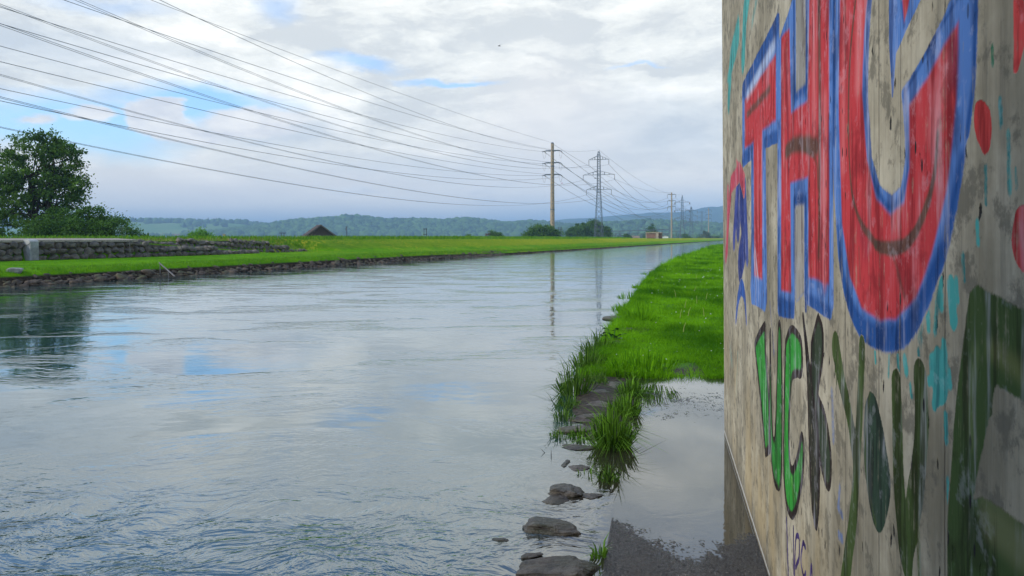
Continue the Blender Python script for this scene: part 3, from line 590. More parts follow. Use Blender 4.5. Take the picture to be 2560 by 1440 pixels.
# red dots
paint('red_dot', [('poly', catm([(2440, 262), (2454, 252), (2472, 270), (2480, 310), (2476, 370), (2462, 388), (2446, 360), (2436, 310), (2440, 262)], 5), (.52, .05, .045), 0, .012, .97)], 'round red dot right of the big U', 0.005)
paint('red_dot', [('poly', catm([(2560, 510), (2540, 530), (2530, 600), (2545, 660), (2580, 690), (2620, 600), (2590, 520), (2560, 510)], 5), (.52, .05, .045), 0, .012, .97)], 'lower red dot cut by the right frame edge', 0.005)
paint('red_drip', [('line', [(2545, -20), (2550, 90), (2540, 165)], (.70, .08, .07), .014, .012, .95, [1, 1.4, .7])], 'red drip at the top right corner of the wall', 0.005)
# green letters
GR, GD, OUT = (0.035, 0.27, 0.035), (0.030, 0.060, 0.022), (0.030, 0.020, 0.016)
def outl(pts, cl, wo, a=1): return [('poly', pts, OUT, wo, .012, a), ('poly', pts, cl, -wo * .55, .010, a)]
Ul = [(1888, 865), (1900, 835), (1912, 818), (1913, 880), (1922, 1000), (1924, 1120), (1914, 1128), (1904, 1010), (1895, 930)]
Um = catm([(1926, 830), (1928, 980), (1932, 1090), (1938, 1095), (1942, 1000), (1946, 830), (1952, 830), (1955, 980), (1954, 1150), (1950, 1210), (1938, 1205), (1928, 1130), (1925, 980)], 4)
paint('letter_v', outl(Ul, GR, .03) + [('line', [(1898, 870), (1916, 1100)], (.05, .36, .05), .02, .05, .5)] + outl(Um, (.03, .18, .03), .02) + [('line', [(1936, 1130), (1946, 1190)], GR, .04, .04, .8)], 'first bright green letter with dark outline, two upright strokes', 0.008)
Cc = catm([(1965, 860), (1975, 830), (1990, 835), (2003, 862), (2004, 930), (1990, 930), (1978, 950), (1972, 1060), (1974, 1150), (1982, 1180), (1994, 1150), (2005, 1095), (2009, 1130), (2004, 1200), (1990, 1270), (1978, 1285), (1966, 1250), (1960, 1150), (1962, 980)], 4)
paint('letter_c', outl(Cc, GR, .022) + [('line', [(1980, 880), (1970, 1000)], (.04, .33, .04), .03, .05, .5), ('line', [(1980, 1200), (1984, 1240)], (.16, .40, .05), .015, .03, .5)], 'bright green letter C with a thick dark outline', 0.007)
Kl = catm([(2008, 790), (2014, 860), (2020, 960), (2024, 1100), (2030, 1250), (2042, 1315), (2048, 1200), (2046, 1040), (2030, 960), (2016, 850)], 4)
Kr = catm([(2046, 795), (2056, 830), (2056, 900), (2044, 985), (2062, 1040), (2076, 1130), (2076, 1200), (2068, 1212), (2052, 1150), (2042, 1040), (2030, 960), (2030, 860)], 4)
paint('letter_k', outl(Kl, (.035, .035, .022), .016) + outl(Kr, (.040, .055, .030), .016), 'dark grey-green letter K beside the green C', 0.007)
YG = (0.060, 0.092, 0.024)
paint('letter_y', [('curve', [(2090, 870), (2104, 950), (2124, 1040), (2140, 1150), (2146, 1180)], YG, .036, .016, .97, [1.3, 1.1, .9, .9, .6]), ('curve', [(2156, 865), (2152, 980), (2144, 1130), (2134, 1290), (2116, 1430), (2110, 1480)], YG, .034, .016, .97, [.8, .9, 1, 1.2, 1.2])] + [('line', [(u_, 890), (u_, v_)], YG, .004, .006, .9) for u_, v_ in ((2088, 935), (2092, 960), (2097, 948), (2102, 975))], 'dark olive letter Y in single sprayed strokes', 0.006)
Oo = catm([(2175, 980), (2190, 995), (2205, 1060), (2220, 1150), (2226, 1220), (2215, 1300), (2198, 1330), (2180, 1290), (2166, 1200), (2160, 1110), (2163, 1020), (2175, 980)], 4)
paint('letter_o', [('poly', Oo, (.034, .060, .036), .002, .014, .98), ('curve', [(2175, 985), (2164, 1080), (2168, 1200), (2190, 1310)], YG, .006, .01, .9)], 'filled dark green oval letter O', 0.006)
paint('letter_u_small', [('curve', [(2242, 960), (2244, 1080), (2250, 1250), (2264, 1370), (2270, 1440)], YG, .036, .014, .97, [.9, 1, 1.1, 1.3, .5]), ('curve', [(2300, 940), (2304, 1050), (2298, 1160), (2285, 1260), (2268, 1370)], YG, .036, .014, .97, [1, 1.1, 1.1, 1.2, 1]), ('line', [(2296, 1330), (2302, 1470)], (.08, .12, .02), .016, .02, .6)], 'small olive letter U with a dripping point', 0.005)
paint('letter_r', [('poly', [(2425, 740), (2445, 720), (2560, 780), (2640, 840), (2640, 1100), (2560, 1000), (2490, 960), (2470, 1050), (2440, 1190), (2430, 1250), (2460, 1250), (2560, 1320), (2640, 1380), (2640, 1600), (2560, 1460), (2530, 1500), (2370, 1500), (2372, 1300), (2390, 1050), (2412, 850)], (.055, .088, .026), .004, .022, .95),
    ('curve', [(2480, 880), (2540, 920), (2620, 1000)], (.17, .18, .06), .016, .03, .65), ('curve', [(2440, 880), (2428, 1000), (2432, 1100)], (.15, .19, .07), .012, .03, .6), ('curve', [(2470, 1300), (2520, 1340), (2600, 1420)], (.2, .2, .09), .03, .04, .65), ('line', [(2480, 975), (2478, 1040)], (.05, .06, .02), .002, .005, .8)], 'broad dark green sprayed letter at the right frame edge', 0.006)
VI = (.050, .028, .12)
paint('violet_scrawl', [('line', [(1967, 1300), (1972, 1460)], VI, .012, .009, 1), ('curve', [(1984, 1320), (1986, 1440), (1990, 1350), (1998, 1345), (1998, 1390), (1990, 1420)], VI, .010, .009, 1), ('curve', [(2014, 1370), (2008, 1360), (2003, 1400), (2010, 1440), (2014, 1430)], VI, .010, .009, 1), ('curve', [(2024, 1470), (2029, 1415), (2032, 1470)], VI, .010, .009, 1)], 'thin violet handwriting at the foot of the wall', 0.005)

# bridge deck over the camera (what shades the near wall and path)
bmb = MB(); bmb.box((-9, -7.0, 4.35), (40, 13.0, 0.75)); bmb.box((-9, -.4, 4.0), (40, 0.5, 0.3))
tag(bmb.build('bridge_deck', mat_simple('deck_concrete', (0.30, 0.28, 0.25), 0.9, 0.2, 0.2, 2)), 'concrete bridge deck spanning the river overhead', 'bridge')

# ------------------------------------------------------------------ far bank: boulder walls, riprap, small furniture
def stone_wall(name, label, o_face, t0, t1, base_f, top_f, sw=0.46, sh=0.31, seed=1, gap=None):
    r = np.random.default_rng(seed); Vs, Fs = [], []; nb_ = 0; V0, F0 = ICO[3]
    z = 0.0; row = 0
    while row < 5:
        t = t0 + r.uniform(0, .3)
        while t < t1:
            wd = sw * r.uniform(0.7, 1.5) * (1 if row else 1.1); tc = t + wd / 2
            b, tp = base_f(tc) - 0.08, top_f(tc); zc = b + sh * (row + 0.5) + r.uniform(-.02, .02)
            if zc + sh * 0.38 < tp + 0.06 and not (gap and gap[0] < tc < gap[1]):
                V = rock_verts((wd * 0.54, 0.26, sh * r.uniform(0.56, 0.74)), 3, int(r.integers(1e6)), 11, 0.06)
                x = S0 + D * tc + NL * (o_face + 0.16 + row * 0.06); 
                W = V[:, :1] * np.array(D)[None] + V[:, 1:2] * np.array(NL)[None] + V[:, 2:3] * np.array([0, 0, 1.0])[None] + np.array([x.x, x.y, zc])
                Vs.append(W); Fs.append(F0 + nb_); nb_ += len(W)
            t += wd * 0.98
        row += 1
    e = empty(name, bank(t0, o_face, 0), label, 'stone wall'); L0 = np.array(e.location)
    npmesh('boulders', np.concatenate(Vs) - L0, [np.concatenate(Fs)], M['boulder'], parent=e)
    tt = np.arange(t0, t1 + .01, .5); V = []
    for t in tt: zt = max(top_f(t) - .1, base_f(t) - .02); V += [bank(t, o_face + .22, base_f(t) - .3), bank(t, o_face + .26, zt), bank(t, o_face + .55, zt)]
    npmesh('backing', np.array(V) - L0, [gridfaces(len(tt), 3)[:, ::-1]], M['riprap'], parent=e); return e
stone_wall('boulder_wall', 'lower dry wall of rounded grey boulders, three courses, sloping down to the right', 8.95, -22, 27.8, lambda t: 0.56, lambda t: 1.52 if t < 13.5 else low_top(t), seed=3, gap=(8.2, 8.75))
stone_wall('boulder_wall', 'upper set-back boulder wall above the ramp, ending in the green slope', 10.95, 14.5, 35.6, lambda t: max(low_top(t), .52), lambda t: 1.50 if t < 28.5 else up_top(t), seed=5)
# concrete margin strip on top of the lower wall
mb = MB()
for i, t in enumerate(np.arange(-24, 15, 3.0)):
    a, b = bank(t, 9.12, 1.50), bank(min(t + 3, 15), 9.12, 1.50); c_, d_ = bank(min(t + 3, 15), 10.5, 1.585), bank(t, 10.5, 1.585)
    mb.add([a, b, c_, d_, bank(t, 9.12, 1.40), bank(min(t + 3, 15), 9.12, 1.40)], [(0, 1, 2, 3), (4, 5, 1, 0)])
tag(mb.build('path', M['gravel']), kind='structure')
# riprap
r = np.random.default_rng(11); Vs, Fs, nb_ = [], [], 0; V0, F0 = ICO[2]
t = -14.0
while t < 120:
    dens = 1 if t < 55 else 0.55
    for k in range(8 if t < 50 else 3):
        o = r.uniform(-0.12, 0.85) * dens; z = np.interp(o / dens, [-.12, .35, .62, .95], [-.12, .16, .30, .36]) * (1 if t < 50 else np.interp(t, [50, 60], [1, .4])) - 0.01
        s = r.uniform(0.05, 0.16) * (1 if t < 50 else .8) * (1.7 if r.random() < .07 else 1)
        V = rock_verts((s * r.uniform(.9, 1.8), s, s * r.uniform(.35, .8)), 2, int(r.integers(1e6)), 14, .10); a = r.uniform(-.6, .6); ca, sa = math.cos(a), math.sin(a)
        V = np.stack([V[:, 0] * ca - V[:, 2] * sa * .5, V[:, 1], V[:, 2] * ca + V[:, 0] * sa * .5], 1)
        q = S0 + D * (t + r.uniform(-.2, .2)) + NL * o
        W = V[:, :1] * np.array(D)[None] + V[:, 1:2] * np.array(NL)[None] + V[:, 2:3] * np.array([0, 0, 1.0])[None] + np.array([q.x, q.y, z])
        Vs.append(W); Fs.append(F0 + nb_); nb_ += len(W)
    t += 0.16 if t < 50 else 0.35
tag(npmesh('riprap', np.concatenate(Vs), [np.concatenate(Fs)], M['riprap']), 'dark broken stones lining the far waterline', 'riprap', kind='stuff')
o = npmesh('pale_boulder', rock_verts((.30, .22, .13), 3, 77, 6, .05), [ICO[3][1]], mat_simple('pale_stone', (.24, .25, .22), .85, .2, .25, 8, bump=.5), smooth=True, loc=bank(1.2, .75, .50)); o.rotation_euler.z = 1.2
tag(o, 'pale rounded boulder on the edge of the far lawn at the left', 'boulder')

# gauge pillar in the lower wall
yaw = math.atan2(D.y, D.x)
pr = empty('concrete_pillar', bank(8.47, 9.0, 0.5), 'grey ribbed concrete pillar with domed cap set in the boulder wall', 'pillar', rz=yaw)
cm = mat_simple('pillar_concrete', (0.30, 0.31, 0.32), .85, .2, .18, 6, bump=.3)
mb = MB(); mb.box((0, -.02, .45), (.42, .5, .95)); mb.build('shaft', cm, pr)
mb = MB(); 
for k in range(8): mb.box((0.02, -.285, .12 + k * .072), (.34, .03, .03))
mb.build('ribs', cm, pr)
mb = MB(); mb.tube([(-.23, 0, .915), (.23, 0, .915)], .235, 16); o = mb.build('cap', mat_simple('cap_concrete', (.42, .42, .40), .8, .2, .1, 6), pr); o.scale = (1, 1.1, .55); o.location.z = .915 * .45
def pole_obj(name, p, h, rad, mat, label, cat, parts=None, n=8):
    e = empty(name, p, label, cat); mb = MB(); mb.tube([(0, 0, 0), (0, 0, h)], [rad, rad * .8], n); mb.build('shaft', mat, e); mb = MB(); mb.tube([(0, 0, h), (0, 0, h + rad * 1.5)], [rad * 1.35, rad * 1.1], n); mb.build('cap', mat, e); return e
pole_obj('marker_post', bank(14.0, 8.7, .50), .92, .028, M['railsteel'], 'thin grey steel post standing before the boulder wall', 'post')
# handrail and steps to the water
hb = empty('handrail', bank(7.1, 0.8, .45), 'slanted steel handrail leading down to the river on the far bank', 'handrail')
def loc_(p, e): return tuple(Vector(p) - Vector(e.location))
A = PY(398, 657, 31.2); B = PY(437, 691, 30.3); A2 = (A[0], A[1], A[2])
mb = MB(); mb.tube([loc_(A, hb), loc_(B, hb)], .028, 8); mb.build('rail', M['railsteel'], hb)
for f in (0.06, .6):
    q = Vector(A).lerp(Vector(B), f); mb = MB(); mb.tube([loc_(q, hb), loc_((q.x, q.y, -.1), hb)], .02, 8); mb.build('post', M['railsteel'], hb)
st = empty('stone_steps', bank(7.4, 0.1, 0), 'short flight of dark stone steps under the slanted handrail', 'steps', rz=yaw)
for k in range(4):
    mb = MB(); mb.box((0.25 , .05 + k * .2, .02 + k * .11), (.7, .24, .12)); mb.build('step', M['riprap'], st)
# small concrete post on the crest
q = PY(560, 598, 62); e = empty('marker_stone', (q[0], q[1], 1.45), 'short pale concrete marker post on the levee crest', 'post')
mb = MB(); mb.box((0, 0, .2), (.15, .15, .45)); mb.build('shaft', mat_simple('yellowish_concrete', (.38, .34, .22), .9, .1, .2, 5), e); mb = MB(); mb.box((0, 0, .455), (.22, .2, .055)); mb.build('cap', M['gravel'], e)

# far-bank grass blades
def far_blades(name, label, n_, tmin, tmax, omin, omax, hlo, hhi, seed, matk='blade_far', wf=.10):
    r = np.random.default_rng(seed); tt = tmin + (tmax - tmin) * r.random(n_) ** 1.6; oo = r.uniform(omin, omax, n_)
    B = []
    prof = {}
    for t, o in zip(tt, oo):
        i = min(int(np.searchsorted(ts, t)), len(ts) - 1)
        if i not in prof: prof[i] = (np.array([q[0] for q in rows[i]]), np.array([q[1] for q in rows[i]]))
        B.append(bank(t, o, float(np.interp(o, *prof[i])) - .01))
    B = np.array(B); dist = np.clip(B[:, 1] / 35, 1, 3)
    hgt = r.uniform(hlo, hhi, n_) * np.sqrt(dist); 
    V, q, tr, tn = blades(B, hgt, hgt * wf * 1.6 * np.sqrt(dist), lean=.6, rg=r)
    return tag(npmesh(name, V, [q, tr], M[matk], attrs={'tone': tn}), label, 'grass', kind='stuff')
far_blades('levee_grass', 'rough grass along the crest of the far levee', 26000, -12, 200, 12.2, 17.5, .06, .26, 31)
far_blades('bank_grass', 'grass overhanging the stones of the far waterline', 22000, -12, 170, .48, 1.4, .04, .13, 32)
far_blades('berm_grass', 'short mown grass on the far berm and slope', 30000, -12, 130, 1.2, 12.5, .025, .075, 33)
far_blades('ledge_grass', 'yellowish weeds growing behind the top of the boulder wall', 5000, -8, 34, 10.6, 13.5, .05, .16, 34, 'straw')

# ------------------------------------------------------------------ trees
def tree(name, label, base, hgt, blobs, nclump, nleaf, leaf, matk, group=None, trunk_h=.5, trunk_r=.03, seed=1, clump_r=.12, limbs=7, stems=1, cat='tree', flat=1.0):
    r = np.random.default_rng(seed); e = empty(name, base, label, cat, group)
    mb = MB()
    bl = np.array(blobs, float)           # x, z, rx, rz (fractions of height)
    for s in range(stems):
        x0 = (s - (stems - 1) / 2) * .09 * hgt; top = (x0 * 2.2, r.uniform(-.04, .04) * hgt, hgt * trunk_h)
        mb.tube([(x0 * .4, 0, -.3), (x0, r.uniform(-.02, .02) * hgt, hgt * trunk_h * .5), top], [trunk_r * hgt, trunk_r * hgt * .75, trunk_r * hgt * .45], 8)
        for k in range(limbs):
            b = bl[r.integers(len(bl))]; f = r.uniform(.3, .95)
            st_ = Vector((x0, 0, 0)).lerp(Vector(top), f); en = Vector(((b[0] + r.uniform(-.6, .6) * b[2]) * hgt, r.uniform(-.5, .5) * b[2] * hgt, (b[1] + r.uniform(-.2, .7) * b[3]) * hgt))
            md = st_.lerp(en, .5) + Vector((r.uniform(-.03, .03), r.uniform(-.03, .03), .02)) * hgt
            mb.tube([st_, md, en], [trunk_r * hgt * .4, trunk_r * hgt * .22, trunk_r * hgt * .07], 5, cap=False)
    mb.build('trunk', M['bark'], e, smooth=True)
    wts = bl[:, 2] * bl[:, 3]; wts = wts / wts.sum(); ci = r.choice(len(bl), nclump, p=wts); b = bl[ci]
    d = r.normal(size=(nclump, 3)); d /= np.linalg.norm(d, axis=1)[:, None]; rad = r.uniform(.15, 1, nclump) ** .45
    C = np.stack([b[:, 0] + d[:, 0] * rad * b[:, 2], d[:, 1] * rad * b[:, 2] * .9, b[:, 1] + d[:, 2] * rad * b[:, 3]], 1) * hgt
    cr = clump_r * hgt * r.uniform(.5, 1.3, nclump); ctone = r.uniform(0, 1, nclump)
    li = r.integers(0, nclump, nleaf); off = r.normal(size=(nleaf, 3)) * .5; off[:, 2] *= .6 * flat
    Lp = C[li] + off * cr[li][:, None]; Lp[:, 2] = np.maximum(Lp[:, 2], .02 * hgt)
    a1 = r.normal(size=(nleaf, 3)); a1 /= np.linalg.norm(a1, axis=1)[:, None]; a2 = np.cross(a1, r.normal(size=(nleaf, 3))); a2 /= np.linalg.norm(a2, axis=1)[:, None]
    sz = leaf * r.uniform(.6, 1.4, nleaf)[:, None]
    V = np.stack([Lp - a1 * sz, Lp + a2 * sz * .55, Lp + a1 * sz, Lp - a2 * sz * .55], 1).reshape(-1, 3)
    q = np.arange(nleaf * 4).reshape(-1, 4); tn = np.repeat(np.clip(ctone[li] * .75 + r.uniform(0, .4, nleaf), 0, 1), 4)
    npmesh('crown', V, [q], M[matk], parent=e, attrs={'tone': tn}); return e
def ground_px(u, Y, z=-1.2): return ((u - CU) / F * Y, Y, z)
def px_tree(name, label, u, vtop, Y, blobs, nclump, nleaf, leaf, matk, **kw):
    hgt = (HOR - vtop) / F * Y + H + 1.2
    return tree(name, label, ground_px(u, Y), hgt, blobs, nclump, nleaf, leaf, matk, **kw)
# big tree, crown spans columns -30..215
px_tree('broadleaf_tree', 'tall dark broadleaf tree behind the boulder wall at the left', 100, 322, 70,
    [(-.02, .83, .24, .14), (-.22, .74, .17, .16), (.14, .76, .17, .15), (-.02, .6, .30, .2), (-.25, .5, .18, .17), (.17, .52, .16, .16), (.28, .62, .07, .05), (-.1, .34, .30, .16), (.12, .3, .2, .14), (-.3, .3, .1, .10), (.05, .93, .10, .05)], 430, 30000, .12, 'leaf_dark',
    trunk_h=.72, trunk_r=.022, seed=21, clump_r=.052, limbs=26, stems=2)
px_tree('dense_bush', 'dark round bush group leaning against the tall tree', 216, 508, 66,
    [(0, .6, .42, .34), (-.4, .62, .32, .32), (.42, .5, .32, .3), (.2, .72, .26, .22), (.72, .3, .2, .25), (-.75, .45, .3, .3), (-.1, .25, .8, .22)], 260, 30000, .10, 'leaf_mid', trunk_h=.5, trunk_r=.02, seed=22, clump_r=.13, limbs=8, cat='bush')
px_tree('sparse_shrub', 'thin grey-green shrub at the right end of the dark bushes', 311, 548, 64, [(0, .6, .14, .35), (.12, .4, .18, .3)], 34, 1100, .06, 'leaf_grey', trunk_r=.012, seed=23, clump_r=.1, limbs=6, cat='shrub')
px_tree('young_tree', 'small bright green tree with round crown beyond the levee', 497, 566, 120, [(0, .62, .33, .32), (-.12, .5, .3, .3), (.14, .52, .3, .3)], 60, 5200, .13, 'leaf_light', trunk_r=.02, seed=24, clump_r=.16)
px_tree('small_tree', 'small dark tree beyond the levee, left of the red-leaved bush', 1174, 585, 260, [(0, .55, .45, .35)], 30, 1300, .2, 'leaf_mid', seed=25, clump_r=.2)
px_tree('round_tree', 'round green tree beside the reddish bush', 1237, 571, 240, [(0, .6, .3, .32), (.05, .4, .34, .3)], 50, 9000, .2, 'leaf_mid', seed=26, clump_r=.15)
px_tree('reddish_bush', 'brown-red bush touching the round green tree', 1219, 578, 236, [(0, .5, .28, .4), (-.15, .3, .3, .25)], 36, 1500, .17, 'leaf_red', seed=27, clump_r=.16, cat='bush')
px_tree('domed_tree', 'wide domed dark green tree behind the concrete mast', 1356, 559, 225, [(0, .55, .62, .38), (-.45, .4, .4, .3), (.4, .4, .4, .32), (0, .3, .8, .2)], 230, 34000, .2, 'leaf_mid', trunk_r=.025, seed=28, clump_r=.19)
px_tree('broad_tree', 'broad leafy tree left of the lattice pylon foot', 1448, 551, 330, [(0, .6, .34, .34), (-.25, .42, .28, .28), (.25, .45, .3, .3), (0, .25, .5, .2)], 190, 26000, .26, 'leaf_mid', seed=29, clump_r=.15)
px_tree('broad_tree', 'broad leafy tree with dark top behind the lattice pylon foot', 1492, 549, 336, [(-.1, .66, .3, .3), (.22, .46, .3, .32), (0, .3, .5, .25)], 190, 26000, .26, 'leaf_dark', seed=30, clump_r=.15)
px_tree('scraggly_bush', 'thin bare-looking bush beyond the levee right of the barn', 962, 587, 200, [(0, .5, .9, .4)], 26, 420, .13, 'leaf_grey', seed=31, clump_r=.2, limbs=10, cat='bush')
px_tree('conical_tree', 'slim pointed tree rising behind the brick bunker', 1629, 561, 420, [(.02, .8, .12, .18), (0, .55, .24, .3), (-.1, .35, .3, .3)], 60, 7000, .3, 'leaf_mid', seed=32, clump_r=.13)
for i, (u, v, Y, k_) in enumerate([(1566, 579, 380, 'dark crooked sapling in front of the substation'), (1544, 587, 380, 'tiny dark round tree left of the crooked sapling'), (1713, 582, 480, 'small dark palm-shaped tree at the foot of the second pylon'), (1724, 590, 500, 'tiny round tree right of the palm-shaped tree'),
        (1750, 590, 560, 'tiny tree left of the pale willow'), (1785, 587, 600, 'second smallest tree from the abutment edge'), (1795, 587, 600, 'dark round tree nearest the abutment edge')]):
    px_tree('small_tree', k_, u, v, Y, [(0, .68, .28, .22), (.1, .55, .3, .15)], 16, 700, .35, 'leaf_dark', seed=40 + i, clump_r=.16, group='small trees beyond the levee')
px_tree('pale_willow', 'greyish green willow near the distant masts', 1765, 575, 560, [(0, .6, .32, .36), (-.15, .35, .4, .3), (.2, .3, .5, .25)], 60, 3500, .5, 'leaf_grey', seed=50, clump_r=.14)

# ------------------------------------------------------------------ power lines
MD = Vector((.358, 1, 0)).normalized(); MP_ = Vector((MD.y, -MD.x, 0)); LD_ = Vector((.333, 1, 0)).normalized(); LP_ = Vector((LD_.y, -LD_.x, 0))
mast_c = mat_simple('mast_concrete', (0.34, 0.27, 0.18), .85, .2, .12, 1.5, bump=.2)
def concrete_mast(u, vtop, Y, arms, alen, label, w0, w1, detail=True):
    X = (u - CU) / F * Y; e = empty('concrete_mast', (X, Y, -1.2), label, 'mast', 'concrete masts of the power line')
    top = H + (HOR - vtop) / F * Y + 1.2; mb = MB(); mb.tube([(0, 0, 0), (0, 0, top * .36), (0, 0, top * .75), (0, 0, top)], [w0, w0 * .64 + w1 * .36, w0 * .25 + w1 * .75, w1], 8)
    mb.build('shaft', mast_c, e)
    if detail:
        for zz_ in (.36, .78): mb = MB(); rr = w0 + (w1 - w0) * zz_; mb.tube([(0, 0, top * zz_ - .15), (0, 0, top * zz_ + .15)], rr + .06, 8); mb.build('joint_ring', M['steel'], e)
        for k in range(26): mb = MB(); mb.box((-.05, -(w0 + (w1 - w0) * (k / 26)) + .05, 1.5 + k * 1.25), (.22, .16, .3)); mb.build('climbing_rung', M['steel'], e)
        mb = MB(); mb.tube([(0, 0, top), (0, 0, top + .4)], [w1 * 1.1, w1 * .6], 8); mb.build('cap', M['steel'], e)
    att = []
    for va in arms:
        z = H + (HOR - va) / F * Y + 1.2; mb = MB()
        for sgn in (-1, 1):
            d = MP_ * sgn; mb.tube([d * .2 + Vector((0, 0, z)), d * alen * .75 + Vector((0, 0, z + .06)), d * alen + Vector((0, 0, z - .1))], [.26, .2, .12], 6)
        ca_ = mb.build('crossarm', M['steel'], e)
        for sgn in (-1, 1):
            tip = MP_ * sgn * alen + Vector((0, 0, z - .12))
            if detail:
                for dr in (-1, 1):
                    a_ = tip; b_ = tip + MD * dr * 2.0 + Vector((0, 0, -.25 if dr < 0 else -.35)); mb = MB()
                    for k in range(7):
                        c0 = a_.lerp(b_, k / 7); c1 = a_.lerp(b_, (k + .5) / 7); mb.tube([c0, c1], .14, 7)
                    mb.tube([a_, b_], .05, 5); mb.build('insulator', M['insul'], ca_)
                mb = MB(); pts = []
                for k in range(9):
                    f = k / 8; q = (tip - MD * 2 + Vector((0, 0, -.3))).lerp(tip + MD * 2 + Vector((0, 0, -.35)), f); q.z -= 2.1 * (1 - (2 * f - 1) ** 2); pts.append(q)
                mb.tube(pts, .035, 5); mb.build('jumper_wire', M['wire'], ca_)
            else:
                mb = MB(); mb.tube([tip, tip + Vector((0, 0, -2.2))], .12, 6); mb.build('insulator', M['insul'], ca_)
            att.append(Vector((X, Y, -1.2)) + tip + (Vector((0, 0, 0)) if detail else Vector((0, 0, -2.2))))
    return e, att, Vector((X, Y, top - 1.2))
def lattice(u, vtop, Y, arms, wid, label, leg=.10, slant=False, wbase=3.4, wtop=1.25, ins=2.0):
    X = (u - CU) / F * Y; e = empty('lattice_pylon', (X, Y, -1.2), label, 'pylon', 'steel lattice pylons'); top = H + (HOR - vtop) / F * Y + 1.2
    zarm = [H + (HOR - va) / F * Y + 1.2 for va in arms]; zs_ = max(zarm) + 1.7
    def hw(z): return (wbase + (wtop - wbase) * min(1, z / (zarm[-1] + .5)) if z < zarm[-1] else wtop + (wtop * .82 - wtop) * (z - zarm[-1]) / (zs_ - zarm[-1])) / 2 if z <= zs_ else wtop * .41 * max(0, (top - z) / (top - zs_)) + .04
    def cn(z, i): s = hw(z); a, b = [(1, 1), (1, -1), (-1, -1), (-1, 1)][i]; return LP_ * a * s + LD_ * b * s + Vector((0, 0, z))
    mb = MB()
    lv = [0]
    while lv[-1] < top - .6: lv.append(min(top, lv[-1] + max(.9, hw(lv[-1]) * 2 * .85)))
    for i in range(4):
        mb.tube([cn(z, i) for z in lv], leg, 4)
        j = (i + 1) % 4
        for a, b in zip(lv[:-1], lv[1:]):
            mb.tube([cn(a, i), cn(b, j)], leg * .5, 4, cap=False); mb.tube([cn(a, j), cn(b, i)], leg * .5, 4, cap=False)
    for z in zarm + [zs_, zarm[-1] - 1]:
        for i in range(4): mb.tube([cn(z, i), cn(z, (i + 1) % 4)], leg * .8, 4)
    mb.build('tower_body', M['steel'], e)
    att = []
    for z, wd in zip(zarm, wid):
        mb = MB(); tips = []
        for sg in (-1, 1):
            tip = LP_ * sg * wd + Vector((0, 0, z - (.0))); tips.append(tip)
            for b in (-1, 1):
                r0 = LP_ * sg * hw(z) + LD_ * b * hw(z) + Vector((0, 0, z)); r1 = r0 + Vector((0, 0, 1.5)); mb.tube([r0, tip], leg * .8, 4); mb.tube([r1, tip], leg * .8, 4)
                for f in (.3, .62): mb.tube([r0.lerp(tip, f), r1.lerp(tip, f)], leg * .8, 4)
        ca_ = mb.build('crossarm', M['steel'], e)
        for tip, sg in zip(tips, (-1, 1)):
            mb = MB()
            if slant:
                for dr in (-1, 1):
                    en = tip + LD_ * dr * 3.0 + Vector((0, 0, -1.2)); mb.tube([tip, en], .22, 6)
                at = tip + Vector((0, 0, -1.2))
            else:
                at = tip + Vector((0, 0, -ins)); mb.tube([tip, at], .10, 6)
            mb.build('insulator', M['insul'], ca_); att.append(Vector((X, Y, -1.2)) + at)
    return e, att, Vector((X, Y, top - 1.2))
m1 = concrete_mast(1381, 359, 250, [377, 407, 436.5], 2.8, 'tall concrete mast with three short crossarms, nearest of the line', .80, .50)
m2 = concrete_mast(1679, 481, 515, [486, 502, 517], 2.8, 'second concrete mast, mid-distance above the substation', .62, .42, False)
m3 = concrete_mast(1771.5, 520, 830, [525, 536, 546], 3.0, 'third and farthest concrete mast beside the willow', .60, .40, False)
l1 = lattice(1497, 374.5, 300, [399, 437, 474], [4.0, 6.3, 5.0], 'large lattice pylon in front of the broad trees')
l2 = lattice(1705.5, 487, 600, [506, 526, 546], [5.8, 5.8, 5.8], 'second lattice pylon with slanted insulators, right of the second mast', .13, True, 4.4, 1.7)
l3 = lattice(1728, 515, 800, [527, 540, 556], [6.2, 6.2, 6.2], 'third lattice pylon with dark box top', .13, True, 5.0, 2.0)
l4 = lattice(1754.5, 527, 1050, [531, 545, 558], [6, 6, 6], 'faint farthest lattice pylon', .10, True, 4.4, 2.0)
mb = MB(); mb.box((0, 0, 0), (1.5, 1.5, 1.8)); o = mb.build('top_box', M['steel'], l3[0]); o.location = (0, 0, l3[2].z + 1.2 - 2.4)

def wire_fit(a, back, lift, sample, label, grp, bundle=0.0, rad=.033, name='power_line'):
    """span from attachment a back to the support behind-left; sag fitted to one sighting of the wire"""
    b = a + back; b.z = a.z + lift; u, v = sample; kx = (u - CU) / F; kz = (HOR - v) / F
    d = b - a; s = (a.x - kx * a.y) / (kx * d.y - d.x); z_line = a.z + (b.z - a.z) * s; z = H + kz * (a.y + d.y * s); sag = (z_line - z) / (4 * s * (1 - s))
    pts = []
    for k in range(61):
        f = (k / 60) * 1.0; q = a.lerp(b, f); q.z -= 4 * sag * f * (1 - f); pts.append(q)
    mb = MB(); side = Vector((back.y, -back.x, 0)).normalized() * bundle / 2
    for sg in ((-1, 1) if bundle else (0,)): mb.tube([p + side * sg for p in pts], rad, 5)
    return tag(mb.build(name, M['wire'], smooth=True), label, 'wire', grp)
MB_ = -MD * 282; LB_ = -LD_ * 317
wire_fit(m1[2] + Vector((0, 0, .3)), MB_, 0, (378, 0), 'single wire running from the very top of the concrete mast', 'wires of the concrete mast line', name='earth_wire', rad=.028)
S_ = [('upper left arm', 0, (160, 0)), ('upper right arm', 1, (0, 17.6)), ('middle left arm', 2, (0, 59)), ('middle right arm', 3, (0, 115)), ('lower left arm', 4, (0, 221.5)), ('lower right arm', 5, (0, 252))]
